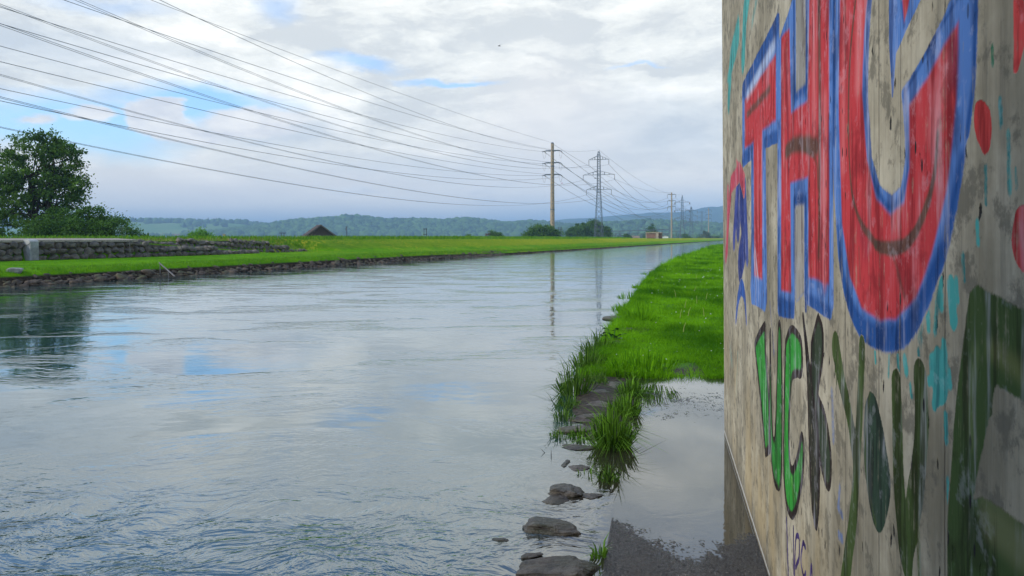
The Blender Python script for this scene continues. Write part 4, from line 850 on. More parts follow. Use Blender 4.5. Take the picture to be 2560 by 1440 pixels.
S_ = [('outer tip of the upper left arm', 0, (0, 17.6)), ('tip of the upper right arm', 1, (160, 0)), ('tip of the middle left arm', 2, (0, 115)), ('tip of the middle right arm', 3, (0, 59)), ('tip of the lower left arm', 4, (0, 221.5)), ('tip of the lower right arm', 5, (0, 154))]
for nm, i, smp in S_: wire_fit(m1[1][i] - MD * 2 + Vector((0, 0, -.25)), MB_, 0, smp, 'wire from the ' + nm + ' of the nearest concrete mast', 'wires of the concrete mast line')
wire_fit(l1[2], LB_, 0, (900, 226), 'thin earth wire from the peak of the large lattice pylon', 'wires of the lattice pylon line', name='earth_wire', rad=.03)
for nm, i, smp in [('upper left', 0, (0, 12)), ('upper right', 1, (193, 0)), ('middle left', 2, (0, 187)), ('middle right', 3, (0, 61)), ('lower left', 4, (0, 318)), ('lower right', 5, (0, 243))]:
    wire_fit(l1[1][i], LB_, 0, smp, 'twin cable from the ' + nm + ' arm of the large lattice pylon', 'wires of the lattice pylon line', bundle=.42, rad=.022)
wire_fit(m1[1][5] - MD * 2 + Vector((0, 0, -.9)), MB_, 0, (0, 252), 'lowest overhead wire of the concrete mast line', 'wires of the concrete mast line')
def span(a, b, sag, label, grp, rad=.06):
    pts = []
    for k in range(31):
        f = k / 30; q = a.lerp(b, f); q.z -= 4 * sag * f * (1 - f); pts.append(q)
    mb = MB(); mb.tube(pts, rad, 5); tag(mb.build('power_line', M['wire'], smooth=True), label, 'wire', grp)
arm_n = ['upper left', 'upper right', 'middle left', 'middle right', 'lower left', 'lower right']
for i in range(6):
    span(m1[1][i] + MD * 2 + Vector((0, 0, -.35)), m2[1][i], 8.5, f'wire from the {arm_n[i]} arm of the first concrete mast to the second', 'far wires')
    span(l1[1][i], l2[1][i], 9.5, f'wire from the {arm_n[i]} arm of the large lattice pylon to the second', 'far wires')
    span(m2[1][i], m3[1][i], 8, f'wire from the {arm_n[i]} arm of the second concrete mast to the third', 'far wires', .05)
    span(l2[1][i], l3[1][i], 6, f'wire from the {arm_n[i]} arm of the second lattice pylon to the third', 'far wires', .05)
span(m1[2], m2[2], 5, 'thin wire from the top of the first concrete mast to the second', 'far wires', .045)
span(l1[2], l2[2], 5, 'thin wire from the peak of the large lattice pylon to the second', 'far wires', .045)

# substation
sb = empty('substation_gantry', ground_px(1600, 400), 'long low steel gantry of the substation behind the levee', 'gantry')
def sp(u, v, Y=400): return Vector(PY(u, v, Y)) - Vector(sb.location)
for (a, b, va, vb, rd) in [(1521, 1620, 578.5, 575.5, .25), (1620, 1673, 575.5, 573, .25), (1680, 1702, 578, 578, .2), (1530, 1660, 588, 588.5, .12), (1640, 1672, 584.5, 584, .2), (1525, 1618, 584, 583, .1)]:
    mb = MB(); mb.tube([sp(a, va), sp(b, vb)], rd, 4); mb.build('beam', M['steel'], sb)
for u_, v_ in [(1530, 577), (1548, 577), (1552, 577), (1573, 576.5), (1595, 568), (1615, 575), (1645, 574), (1655, 574), (1664, 584), (1668, 584), (1673, 566), (1690, 578), (1538, 582), (1585, 582), (1605, 584), (1634, 570), (1701, 570)]:
    mb = MB(); mb.tube([sp(u_, v_), sp(u_, 602)], .17, 4); mb.build('post', M['steel'], sb)
for u_ in (1540, 1560, 1580, 1600, 1650, 1660):
    mb = MB(); mb.tube([sp(u_, 583), sp(u_, 588)], .16, 5); mb.build('insulator', M['insul'], sb)
def house(name, label, u, v_eave, Y, w_, d_, roof_h, wallm, roofm, rz=0, base_z=-1.2, cat='house', group=None):
    X = (u - CU) / F * Y; ze = H + (HOR - v_eave) / F * Y; e = empty(name, (X, Y, base_z), label, cat, group, rz); hh = ze - base_z
    mb = MB(); mb.box((0, 0, hh / 2), (w_, d_, hh)); mb.add([(-w_ / 2, -d_ / 2, hh), (w_ / 2, -d_ / 2, hh), (0, -d_ / 2, hh + roof_h), (-w_ / 2, d_ / 2, hh), (w_ / 2, d_ / 2, hh), (0, d_ / 2, hh + roof_h)], [(0, 1, 2), (4, 3, 5)]); mb.build('wall', wallm, e)
    mb = MB(); ov = .08 * w_; t_ = .03 * w_; k = roof_h / (w_ / 2)
    for s in (-1, 1):
        xo = s * (w_ / 2 + ov); zo = hh - ov * k
        vs = [(xo, -d_ / 2 - ov, zo), (xo, d_ / 2 + ov, zo), (0, d_ / 2 + ov, hh + roof_h), (0, -d_ / 2 - ov, hh + roof_h)]; up = [(x, y, z + t_ * 1.3) for x, y, z in vs]
        lo = [(x, y, z + .015) for x, y, z in vs]
        mb.add(lo + up, [(0, 1, 2, 3), (7, 6, 5, 4), (0, 4, 5, 1), (1, 5, 6, 2), (2, 6, 7, 3), (3, 7, 4, 0)])
    mb.build('roof', roofm, e); return e, hh
# barn
m, n = newmat('barn_boards'); p = n.obj(); X, Y, Z = n.sep(p)[:]
f = n.noise(p, 1, 4, .6, sc=(9, 2, .6)); pl_ = n.m('FRACT', n.m('MULTIPLY', X, 5.0)); c = n.mix(f, (0.045, .032, .024), (.13, .10, .08)); c = n.mix(n.ramp(n.m('ABSOLUTE', n.m('SUBTRACT', pl_, .5)), .42, .49), c, (.015, .01, .008))
n.bsdf(c, .9, .15); M['boards'] = m
be, bh = house('barn', 'old dark wooden barn whose gable shows above the levee', 797, 600, 160, 8.0, 6, 2.9, M['boards'], mat_simple('old_tiles', (.075, .058, .050), .9, .15, .3, 2, bump=.4), rz=R(21))
mb = MB()
for s in (-1, 1):
    a = Vector((0, -3.66, bh + 3.02)); b = Vector((s * 4.6, -3.66, bh - .33)); mb.tube([a, b], .10, 4)
mb.build('gable_trim', mat_simple('grey_wood', (.16, .14, .12), .8, .2, .2, 3), be)
mb = MB(); mb.box((-.2, -3.04, bh + .45), (.35, .08, 1.2)); mb.build('hatch', mat_simple('pale_wood', (.20, .16, .12), .8, .2, .2, 3), be)
mb = MB(); r = np.random.default_rng(5)
for k in range(90):
    x = r.uniform(-3.4, -1.1); zt = bh + 2.9 * (1 - abs(x) / 4.0) - .15; z = r.uniform(bh - .6, zt)
    mb.tube([(x, -3.02, z), (x, -3.2, z)], r.uniform(.06, .12), 6)
mb.build('log_pile', mat_simple('cut_logs', (.22, .17, .11), .9, .1, .4, 9), be)
# bunker
q = PY(1636, 598, 255); bk = empty('brick_bunker', (q[0], q[1], 0.9), 'small flat-roofed brick and concrete bunker on the levee near the second mast', 'building', rz=R(-18))
m, n = newmat('weathered_brick'); p = n.obj(); X, Y, Z = n.sep(p)[:]
br = n.n('ShaderNodeTexBrick'); n.put(br.inputs['Vector'], n.comb(n.m('ADD', X, Y), Z, 0.0)); br.inputs['Scale'].default_value = 2.5
br.inputs['Color1'].default_value = (.23, .10, .07, 1); br.inputs['Color2'].default_value = (.17, .085, .06, 1); br.inputs['Mortar'].default_value = (.22, .19, .16, 1)
n.bsdf(n.mix(n.ramp(n.noise(p, 1.5, 4), .5, .7), br.outputs[0], (.22, .18, .14)), .9, .15)
mb = MB(); mb.box((-.9, 0, 1.0), (3.1, 3.2, 2.7)); mb.box((1.95, .35, 1.0), (1.0, 2.6, 2.7)); mb.build('wall', m, bk)
bc = mat_simple('bunker_concrete', (.33, .28, .22), .9, .1, .2, 1.5)
mb = MB(); mb.box((0, 0, 2.45), (5.3, 3.9, .26)); mb.build('roof_slab', bc, bk)
mb = MB(); mb.box((1.15, -.4, .85), (.85, 3.2, 3.0)); mb.build('pier', bc, bk)
mb = MB(); mb.box((-2.5, -1.62, 1.0), (.3, .2, 2.7)); mb.build('corner_post', bc, bk)
mb = MB(); mb.box((-.9, -1.63, .45), (2.6, .1, .45)); mb.build('opening', mat_simple('shade_black', (.01, .01, .01), .9, .1, .1), bk)  # black panel on the brick stands in for shade inside the opening
mb = MB(); V, Fc = ICO[3]; mb.add([(x * 2.2, y * 1.4, 2.55 + max(0, z) * .3) for x, y, z in V], [tuple(f) for f in Fc]); mb.build('turf_roof', mat_simple('dry_turf', (.10, .11, .04), .9, .1, .3, 3), bk)
# pale low buildings around
house('low_shed', 'low brown shed roof in front of the substation', 1583, 595.5, 390, 9, 5, .9, mat_simple('tan_wall', (.30, .24, .17), .9, .1, .1, 1), mat_simple('tan_roof', (.22, .17, .12), .9, .1, .1, 1), rz=R(82))
house('white_building', 'long white flat building left of the barn', 747, 592.5, 400, 2.2, 4.0, .25, M['white'], M['white'], rz=R(90))
house('white_annex', 'white frame building right of the brick bunker', 1662, 591, 380, 3, 3, .4, M['white'], M['steel'])
for i, (u, v) in enumerate([(388, 589), (398, 590), (412, 587), (424, 590), (437, 589), (452, 588), (466, 590), (620, 583), (628, 584)]):
    house('farmhouse', ['pale farmhouse at the far left of the village', 'low white farmhouse second in the village row', 'farmhouse set a little uphill in the village', 'farmhouse in the middle of the village', 'red-roofed farmhouse right of the village middle', 'farmhouse near the right end of the village', 'last farmhouse at the right end of the village', 'white farmhouse alone on the green hillside', 'dark-roofed barn beside the lone hillside farmhouse'][i],
          u, v, 1900 if i < 7 else 2250, 7, 11, 4, M['white'], M['rooftile'], rz=R(90 + random.uniform(-25, 25)), group='far farmhouses')
# poles
def hframe(u0, u1, vtop, Y, bars, label):
    X = ((u0 + u1) / 2 - CU) / F * Y; e = empty('h_frame_pole', (X, Y, -1.2), label, 'pole', 'H-frame poles beyond the levee'); top = H + (HOR - vtop) / F * Y + 1.2; hw_ = (u1 - u0) / 2 / F * Y
    for s in (-1, 1): mb = MB(); mb.tube([(s * hw_, 0, 0), (s * hw_, 0, top)], .14, 6); mb.build('post', M['bark'], e)
    for vb, ex in bars:
        z = H + (HOR - vb) / F * Y + 1.2; mb = MB(); mb.tube([(-hw_ * ex, 0, z), (hw_ * ex, 0, z)], .13, 5); mb.build('crossbar', M['bark'], e)
hframe(703, 710, 582, 300, [(582.5, 2.4)], 'short two-legged pole with one crossbar left of the barn')
hframe(1060, 1066, 571, 330, [(572.5, 1.7), (586, 1.6)], 'two-legged pole with two crossbars before the wooded hill')
hframe(1397, 1403, 567, 420, [(570, 2.2), (574, 2.2), (584, 1.2)], 'two-legged pole just right of the nearest concrete mast')
X_ = (867 - CU) / F * 210; e = empty('transformer_pole', (X_, 210, -1.2), 'slim pole carrying a dark transformer right of the barn', 'pole'); top = H + (HOR - 566) / F * 210 + 1.2
mb = MB(); mb.tube([(0, 0, 0), (0, 0, top)], [.13, .09], 6); mb.build('post', M['bark'], e); mb = MB(); mb.box((-.12, -.1, top - .7), (.4, .4, .8)); mb.build('transformer', M['steel'], e); mb = MB(); mb.tube([(-.45, 0, top - .12), (.35, 0, top - .12)], .06, 4); mb.build('crossbar', M['steel'], e)
# helicopter
q = PY(1405, 458, 2000); he = empty('helicopter', q, 'tiny red helicopter flying between mast and lattice pylon', 'helicopter')
mb = MB(); mb.tube([(-2.6, 0, 0), (-1.8, 0, 0), (0, 0, 0), (1.8, 0, .1), (2.8, 0, .2)], [.3, .9, 1.15, .8, .25], 10); mb.build('fuselage', M['red'], he, True)
mb = MB(); mb.tube([(1.8, 0, .3), (7.0, 0, .8)], [.42, .18], 8); mb.add([(6.4, 0, .6), (7.2, 0, .7), (7.6, 0, 2.2), (6.9, 0, 2.2)], [(0, 1, 2, 3)]); mb.build('tail_boom', M['white'], he)
mb = MB(); mb.box((0, 0, 1.55), (11, .3, .06)); mb.box((0, 0, 1.55 + .07), (.3, 11, .06)); mb.tube([(0, 0, 1), (0, 0, 1.7)], .15, 6); mb.build('rotor', M['black'], he)
mb = MB(); mb.tube([(-2, -.9, -1.5), (2, -.9, -1.5)], .08, 5); mb.tube([(-2, .9, -1.5), (2, .9, -1.5)], .08, 5); mb.tube([(-1, -.9, -1.5), (-1, 0, -.8)], .06, 4); mb.tube([(1, .9, -1.5), (1, 0, -.8)], .06, 4); mb.build('skids', M['black'], he)
def bird(u, v, Y, label, s=.35):
    q = PY(u, v, Y); mb = MB(); mb.tube([(-.5 * s, 0, 0), (-.2 * s, 0, .03 * s), (.25 * s, 0, 0), (.6 * s, 0, 0)], [.03 * s, .13 * s, .1 * s, .03 * s], 6)
    for sg in (-1, 1): mb.add([(-.25 * s, 0, .05 * s), (.2 * s, 0, .05 * s), (.15 * s, sg * .6 * s, .28 * s), (.3 * s, sg * 1.25 * s, .12 * s), (-.05 * s, sg * .65 * s, .30 * s)], [(0, 1, 2, 4), (4, 2, 3)])
    o = mb.build('bird', M['black'], loc=q); o.rotation_euler.z = .6; tag(o, label, 'bird')
bird(1248, 115, 90, 'small dark bird high in the cloudy sky'); bird(1488, 446, 260, 'tiny dark bird beside the lattice pylon', .8)

# ------------------------------------------------------------------ hills
def hill(name, prof, Y, depth, mat, back=900, base_z=-2, seed=1, jag=.0):
    us = np.array([p_[0] for p_ in prof], float); vs = np.array([p_[1] for p_ in prof], float); xs = np.linspace(us[0], us[-1], 260); V = []; Yr = Y
    nr = 16
    for u in xs:
        v = np.interp(u, us, vs); X = (u - CU) / F * Yr; zt = H + (HOR - v) / F * Yr
        for j in range(nr):
            f = j / (nr - 1); k = f / .7 if f < .7 else 1 - (f - .7) / .3 * .8; s = k * k * (3 - 2 * k)
            y = Yr - depth + (depth / .7) * f; z = base_z + (zt - base_z) * s
            if 0 < j < nr - 1: z += (float(fbm(X * .004, y * .006, 4, seed)) - .46) * .5 * (zt - base_z) * min(1, 3 * f) * (1 if f < .65 else .1)
            V.append((X * (y / Yr) ** .3, y, z))
    o = npmesh(name, V, [gridfaces(len(xs), nr)[:, ::-1]], mat, smooth=True); tag(o, kind='structure')
    return np.array(V).reshape(len(xs), nr, 3), xs
m, n = newmat('hill_meadow'); p = n.pos(); c = n.mix(n.ramp(n.noise(p, .006, 3), .42, .6), (.075, .17, .025), (.13, .21, .05)); n.bsdf(c, .95, .1); mh = m
m, n = newmat('hill_wood'); p = n.pos(); c = n.mix(n.ramp(n.noise(p, .02, 4), .4, .6), (.02, .055, .018), (.045, .09, .025)); n.bsdf(c, .95, .1); mw = m
m, n = newmat('mountain_wood'); p = n.pos(); c = n.mix(n.ramp(n.noise(p, .004, 5, .7), .42, .6), (.02, .05, .02), (.07, .12, .04)); n.bsdf(c, .95, .1); mm = m
m, n = newmat('forest_canopy'); t = n.attr('tone'); p = n.pos(); c = n.mix(t, (.010, .035, .014), (.095, .180, .045)); n.bsdf(c, .9, .1, normal=n.bump(n.noise(p, .5, 3), 1.0, 1.5)); mf = m
G1, x1 = hill('meadow_hill', [(-300, 566), (0, 563), (200, 560), (300, 559), (400, 557), (480, 560), (560, 561), (640, 566), (690, 571), (760, 577), (900, 590)], 2500, 700, mh, seed=3)
G2, x2 = hill('wooded_hill', [(560, 592), (640, 578), (700, 572), (760, 565), (820, 559), (860, 556), (900, 555), (960, 560), (1000, 561), (1060, 560), (1110, 564), (1170, 557), (1220, 564), (1260, 570), (1320, 566), (1380, 570), (1450, 578)], 2200, 420, mw, seed=5)
G3, x3 = hill('wooded_ridge', [(1330, 588), (1400, 578), (1500, 569), (1560, 567), (1620, 561), (1680, 565), (1740, 566), (1800, 570), (1900, 569), (2100, 572), (2400, 578)], 1900, 500, mw, seed=7)
G4, x4 = hill('mountain', [(1200, 592), (1300, 572), (1345, 560), (1385, 551), (1420, 547), (1480, 545), (1520, 541), (1580, 536), (1640, 533), (1700, 531), (1750, 523), (1790, 520), (1850, 528), (2000, 520), (2200, 530), (2600, 545)], 4300, 1500, mm, seed=9)
def forest(name, label, G, nt, hlo, hhi, seed, sel=None, conif=.25):
    r = np.random.default_rng(seed); nu, nr, _ = G.shape; V1, F1 = ICO[2]; Vs = []; Tn = []; cnt = 0
    while cnt < nt:
        i = r.uniform(0, nu - 1.01); j = r.uniform(.5, nr * .74)
        if sel and not sel(i / (nu - 1), j / (nr - 1), r): continue
        a, b = int(i), int(j); fi, fj = i - a, j - b
        q = (G[a, b] * (1 - fi) + G[a + 1, b] * fi) * (1 - fj) + (G[a, b + 1] * (1 - fi) + G[a + 1, b + 1] * fi) * fj
        h_ = r.uniform(hlo, hhi); co = r.random() < conif; w_ = h_ * (r.uniform(.22, .3) if co else r.uniform(.42, .62)); V = V1.copy()
        V *= (1 + (r.random(len(V)) - .5) * .45)[:, None]
        if co: V[:, :2] *= np.clip(1.0 - (V[:, 2:3] + .2) * .75, .08, 1.2)
        V = V * np.array([w_, w_, h_ * (.62 if co else .5)]) + q + np.array([0, 0, h_ * .42]); Vs.append(V); tt_ = 0.15 if co else r.uniform(.2, 1); Tn.append(np.clip(tt_ + (r.random(len(V)) - .5) * .35, 0, 1)); cnt += 1
    Fc = (F1[None] + (np.arange(nt) * len(V1))[:, None, None]).reshape(-1, 3)
    tag(npmesh(name, np.concatenate(Vs), [Fc], mf, attrs={'tone': np.concatenate(Tn)}), label, 'forest', kind='stuff')
def sel1(a, b, r):
    u = -300 + a * 1200
    if b > .60: return r.random() < .9 and u < 700
    cl = float(fbm(u * .012, b * 5, 3, 17)); return cl > .52 and r.random() < .8
forest('hilltop_forest', 'dark woods along the top of the left green hill', G1, 2600, 9, 19, 61, sel1, .4)
forest('hill_forest', 'mixed forest covering the middle hill behind the levee', G2, 6500, 11, 22, 62, None, .2)
forest('ridge_forest', 'pale green woods on the low ridge behind the pylons', G3, 5200, 9, 17, 63, None, .25)
# plain hedges just behind the levee far out
r = np.random.default_rng(8); Gp = np.zeros((40, 6, 3))
for i in range(40):
    for j in range(6): u = 1500 + i * 20; y = 900 + j * 60; Gp[i, j] = ((u - CU) / F * y, y, -1.2)
forest('valley_trees', 'rows of low trees on the plain behind the far masts', Gp, 500, 5, 9, 64, None, .1)

# ------------------------------------------------------------------ near bank: stones, grass tufts, lawn
def stone(u, v, wd, dp, ht, z0, label, name='river_rock', mk='wetrock', seed=0, rz=0, cut=10, sub=4, grp=None):
    q = P(u, v, 0); V = rock_verts((wd / 2, dp / 2, ht), sub, seed, cut + 5, .13); o = npmesh(name, V, [ICO[sub][1]], M[mk], smooth=False, loc=(q[0], q[1], z0)); o.rotation_euler.z = rz; return tag(o, label, 'rock', grp)
RG = 'rocks at the near water edge'
stone(1405, 1228, .26, .34, .045, -.005, 'dark wet rock breaking the water, second cluster below the grass', seed=1, rz=.5, grp=RG)
stone(1392, 1250, .24, .2, .022, -.005, 'low flat rock joined to the front of the dark wet cluster', seed=2, rz=.1, grp=RG)
stone(1388, 1322, .36, .24, .048, -.005, 'broad wet rock with ripples around it, above the bottom rock', seed=3, rz=-.3, grp=RG)
stone(1385, 1440, .50, .26, .062, .0, 'largest brown rock at the bottom edge of the picture', seed=4, rz=.2, grp=RG)
stone(1325, 1392, .14, .07, .016, .0, 'small nearly submerged rock left of the bottom rocks', seed=5, rz=.5, grp=RG)
stone(1445, 1170, .18, .2, .02, -.004, 'small flat rock under the thin grass blades', seed=6, grp=RG)
stone(1412, 1160, .07, .22, .014, -.003, 'narrow submerged stone beside the thin grass', seed=7, rz=-.3, grp=RG)
stone(1445, 1118, .26, .18, .016, -.003, 'flat washed stone just below the grass clumps', seed=8, grp=RG)
stone(1478, 1240, .18, .12, .012, -.003, 'thin washed stone near the path edge', seed=9, grp=RG)
stone(1250, 1350, .10, .06, .01, -.004, 'tiny stone tip far out among the ripples', seed=10, grp=RG)
SG = 'flat stones along the path edge'
for i, (u, v, wd, dp, ht, rz, lb) in enumerate([(1440, 1075, .34, .26, .03, .1, 'grey flat slab nearest the open water'), (1470, 1048, .36, .30, .04, -.1, 'flat layered slab between the reed tufts'), (1505, 1018, .34, .34, .045, .2, 'layered slab beside the tall dense tuft'), (1492, 985, .34, .36, .04, 0, 'slab half covered by grass above the layered slabs'),
        (1535, 965, .34, .40, .05, .1, 'slab at the bend of the grass edge'), (1528, 930, .34, .5, .06, .05, 'brownish slab in the bare strip'), (1545, 905, .36, .5, .07, .15, 'upper brownish slab of the bare strip'), (1540, 880, .34, .6, .09, .1, 'topmost slab of the bare strip, below the leafy weed')]):
    stone(u, v, wd, dp, ht, .005, lb, 'flat_stone', 'slab', 20 + i, rz, 6, 4, SG)
q = P(1548, 800, .17); o = npmesh('brown_slab', rock_verts((.34, .26, .055), 4, 41, 5, .05), [ICO[4][1]], M['slab'], smooth=True, loc=(q[0], q[1], .19)); tag(o, 'brown flat slab jutting over the water below the upper grass tuft', 'rock')
q = P(1553, 828, .12); o = npmesh('grey_stone', rock_verts((.28, .3, .10), 4, 42, 8, .05), [ICO[4][1]], M['slab'], smooth=True, loc=(q[0], q[1], .10)); tag(o, 'grey stone under the brown slab', 'rock')
q = P(1542, 862, .06); o = npmesh('grey_stone', rock_verts((.22, .3, .09), 4, 43, 8, .05), [ICO[4][1]], M['slab'], smooth=True, loc=(q[0], q[1], .04)); tag(o, 'grey stone behind the leafy weed', 'rock')

def tuft(u, v, hpx, n_, rad, label, mk='blade_dry', seed=0, z=0.0, lean=1.0, w_=.008, zb=None, ry=1.0, dark=0):
    q = P(u, v, z); r = np.random.default_rng(seed); hgt = hpx / F * q[1]
    a = r.uniform(0, 2 * np.pi, n_); d = rad * np.sqrt(r.random(n_)); B = np.stack([np.cos(a) * d, np.sin(a) * d * ry, np.full(n_, -.03)], 1)
    hh_ = hgt * r.uniform(.35, 1.1, n_); ww = np.full(n_, w_) * r.uniform(.7, 1.4, n_)
    k = d / rad; hh_ = hh_ * (1.08 - .62 * k ** 1.5); V1, q1, t1, tn = blades(B, hh_ + .03, ww, lean=.35, rg=r, face=r.uniform(-.9, .9, n_), mid=.62, droop=.25)
    V1 = V1.reshape(n_, 5, 3); out = np.stack([np.cos(a), np.sin(a) * ry], 1) * (k * hgt * .55 * lean * r.uniform(.4, 1.6, n_))[:, None]
    V1[:, 2:4, :2] += out[:, None] * .35; V1[:, 4, :2] += out * 1.15; V1[:, 4, 2] -= np.hypot(*out.T) * .35; V1 = V1.reshape(-1, 3)
    o = npmesh('grass_tuft', V1, [q1, t1], M[mk], attrs={'tone': tn}, loc=(q[0], q[1], q[2] if zb is None else zb)); return tag(o, label, 'grass tuft', 'grass tufts along the near bank')
T = [(1435, 985, 125, 220, .13, 'tall reed-like tuft leaning over the river, leftmost'), (1470, 925, 105, 240, .16, 'reedy tuft above the leftmost tall one'), (1495, 885, 85, 200, .16, 'upper reedy tuft beside the bare strip'), (1410, 1050, 55, 90, .08, 'sparse yellowing tuft below the tall reeds'),
     (1400, 1092, 38, 80, .07, 'low tuft standing in the shallow water at the left'), (1448, 1092, 40, 120, .08, 'low round green tuft in the shallow water'), (1530, 1115, 150, 620, .12, 'densest tall green tuft at the path corner'), (1520, 1200, 55, 110, .05, 'dark small tuft growing from the path edge crack'),
     (1500, 1392, 70, 46, .035, 'spiky isolated tuft near the bottom rock'), (1470, 1185, 30, 26, .07, 'few thin blades over the small flat rock'), (1565, 1035, 90, 420, .11, 'narrow tuft along the path edge above the densest one'), (1578, 985, 70, 300, .12, 'tuft at the curved path corner'),
     (1420, 1015, 60, 130, .10, 'tangled tuft between the tall and the sparse one'), (1515, 1060, 40, 120, .12, 'short grass between the flat slabs'), (1480, 960, 45, 140, .14, 'short grass on the slab half covered'), (1556, 945, 40, 150, .13, 'low grass where the strip meets the lawn')]
for i, a in enumerate(T): tuft(a[0], a[1], a[2], int(a[3] * .58), a[4], a[5], seed=100 + i, lean=.95 if i != 8 else .8, w_=.0075 if a[1] > 1000 else .010, mk='tuft' if i in (6, 10, 11, 5, 8) else 'blade_dry')
T2 = [(1600, 800, 60, 400, .28, 'big fresh green tuft behind the brown slab'), (1565, 770, 34, 160, .3, 'tuft drooping over the water above the brown slab'), (1585, 740, 26, 160, .4, 'tuft on the bank edge below the bend'), (1605, 900, 50, 400, .4, 'long grass at the lower left of the lawn'), (1620, 715, 22, 160, .5, 'tuft on the bank edge at the bend'), (1650, 682, 18, 140, .8, 'farther tuft on the bank edge')]
for i, a in enumerate(T2):
    a = (*a[:3], int(a[3] * .6), *a[4:])
    yy = P(a[0], a[1], .2)[1]; tuft(*a[:6], seed=130 + i, z=.2, mk='blade', lean=.9, w_=.006 * max(1.6, yy / 7), zb=.16)
r = np.random.default_rng(300)
for (u, v, nb_r, lb) in [(1440, 985, 16, 'long arching reed blades leaning left over the river'), (1475, 915, 14, 'long reed blades above the leftmost tuft'), (1415, 1050, 9, 'few long dark reed blades low over the water'), (1540, 1120, 12, 'long dark blades bending down to the path water'), (1522, 1205, 9, 'thin dark blades hanging into the path edge crack')]:
    q = P(u, v, 0); mb = MB(); k_ = q[1] / F
    for _ in range(nb_r):
        a = r.uniform(-math.pi, 0) if v > 1100 else r.uniform(math.pi * .55, math.pi * 1.25); L = r.uniform(45, 100 if v < 1100 else 55) * k_; x0 = r.uniform(-.08, .08); y0 = r.uniform(-.06, .06); lf = L * r.uniform(.35, .95); pts = []
        for s_ in (0, .35, .7, 1.0): pts.append(Vector((x0 + math.cos(a) * lf * s_ ** 1.6, y0 + math.sin(a) * lf * .6 * s_ ** 1.6, L * (s_ - (.45 if v < 1100 else .75) * s_ ** 2.4 * lf / L))))
        w_r = .0045; sd_ = Vector((-math.sin(a), math.cos(a), 0)) * w_r + Vector((w_r * .6, 0, 0)); b0 = []
        for s_, p_ in zip((1, .9, .6, .08), pts): b0 += [p_ - sd_ * s_, p_ + sd_ * s_]
        mb.add(b0, [(0, 1, 3, 2), (2, 3, 5, 4), (4, 5, 7, 6)])
    tag(mb.build('reed', mat_simple('reed_green', (.035, .075, .014), .7, .1, .4, 20), loc=(q[0], q[1], .0)), lb, 'reed', 'long reeds along the near bank')
# thin single reed blades in the water
mb = MB()
for (u, v, du, dv) in [(1362, 1132, -14, -14), (1362, 1132, -8, 12), (1378, 1140, 0, -20)]:
    a = Vector(P(u, v, 0)); Yq = a.y; b = a + Vector((du / F * Yq, 0, -dv / F * Yq if dv < 0 else .02)); s = Vector((.003, .0, 0)); mb.add([a - s, a + s, b], [(0, 1, 2)])
tag(mb.build('bent_reed', M['black']), 'two bent reed blades poking from the water left of the stones', 'reed')
# leafy weed
q = P(1535, 862, .05); e = empty('leafy_weed', (q[0], q[1], .04), 'broad-leaved weed leaning over the river above the bare strip', 'plant')
lm = mat_simple('weed_leaf', (.025, .10, .02), .5, .4, .3, 30)
r = np.random.default_rng(77)
mb = MB(); stems_ = []
for (tx, tz) in [(-.22, .30), (-.12, .20), (.02, .26), (-.30, .18), (.14, .18), (.08, .12)]:
    p0, p1, p2 = Vector((0, 0, 0)), Vector((tx * .4, -.02, tz * .8)), Vector((tx, -.05, tz)); mb.tube([p0, p1, p2], [.006, .005, .003], 5); stems_.append((p0, p1, p2))
mb.build('stem', M['blade'] if False else lm, e)
for (p0, p1, p2) in stems_:
    for f in (.35, .6, .8, 1.0):
        c0 = p0.lerp(p1, f * 2) if f < .5 else p1.lerp(p2, f * 2 - 1); a = r.uniform(0, 6.28); L = r.uniform(.06, .11); d = Vector((math.cos(a), math.sin(a) * .6, r.uniform(-.5, .2))).normalized() * L; s = d.cross(Vector((0, .5, 1))).normalized() * L * .33
        mb = MB(); mb.add([c0, c0 + d * .4 + s + Vector((0, 0, .008)), c0 + d, c0 + d * .4 - s + Vector((0, 0, .008)), c0 + d * .45], [(0, 4, 1), (1, 4, 2), (2, 4, 3), (3, 4, 0)]); mb.build('leaf', lm, e)

# lawn blades
r = np.random.default_rng(91)
def lawn_pts(n_, y0, y1, p_=1.5):
    out = []
    yy = 1 / (1 / y0 ** p_ + r.random(n_ * 2) * (1 / y1 ** p_ - 1 / y0 ** p_)) ** 1
    yy = yy ** (1 / p_); xr = .262 * yy * 1.12 + .25; xl = np.interp(yy, EY, EX) + .02
    xx = xl + (xr - xl) * r.random(len(yy)); k = (xx > xl)
    return xx[k][:n_], yy[k][:n_]
nzv = np.vectorize(near_z)
xx, yy = lawn_pts(190000, 8.62, 130, 1.35)
zz_ = nzv(xx, yy); sc_ = np.clip(yy / 10, 1, 9)
edgeK = np.exp(-((xx - np.interp(yy, EY, EX)) / (.25 + .02 * yy)) ** 2)
ok = ~((yy < 9.35) & (xx > path_l(yy) + .30 + 0.12 * np.sin(yy * 31)) & (xx < 2.25) & (r.random(len(yy)) < .88))
xx, yy, zz_, sc_, edgeK = xx[ok], yy[ok], zz_[ok], sc_[ok], edgeK[ok]
hgt = r.uniform(.022, .055, len(xx)) * sc_ ** .45 * (1 + 1.6 * edgeK * r.random(len(xx))) * (1 + .9 * (fbm(xx * 1.5, yy * .9, 3, 51) > .5))
tone = np.clip((fbm(xx * 1.1, yy * .7, 4, 52) - .45) * 2.6 + .45 + r.uniform(-.3, .35, len(xx)), 0, 1)
V, q1, t1, tn = blades(np.stack([xx, yy, zz_ - .012], 1), hgt, .0042 * sc_ ** .9 * r.uniform(.8, 1.5, len(xx)), lean=.9, rg=r, tone=tone, face=r.uniform(-1, 1, len(xx)))
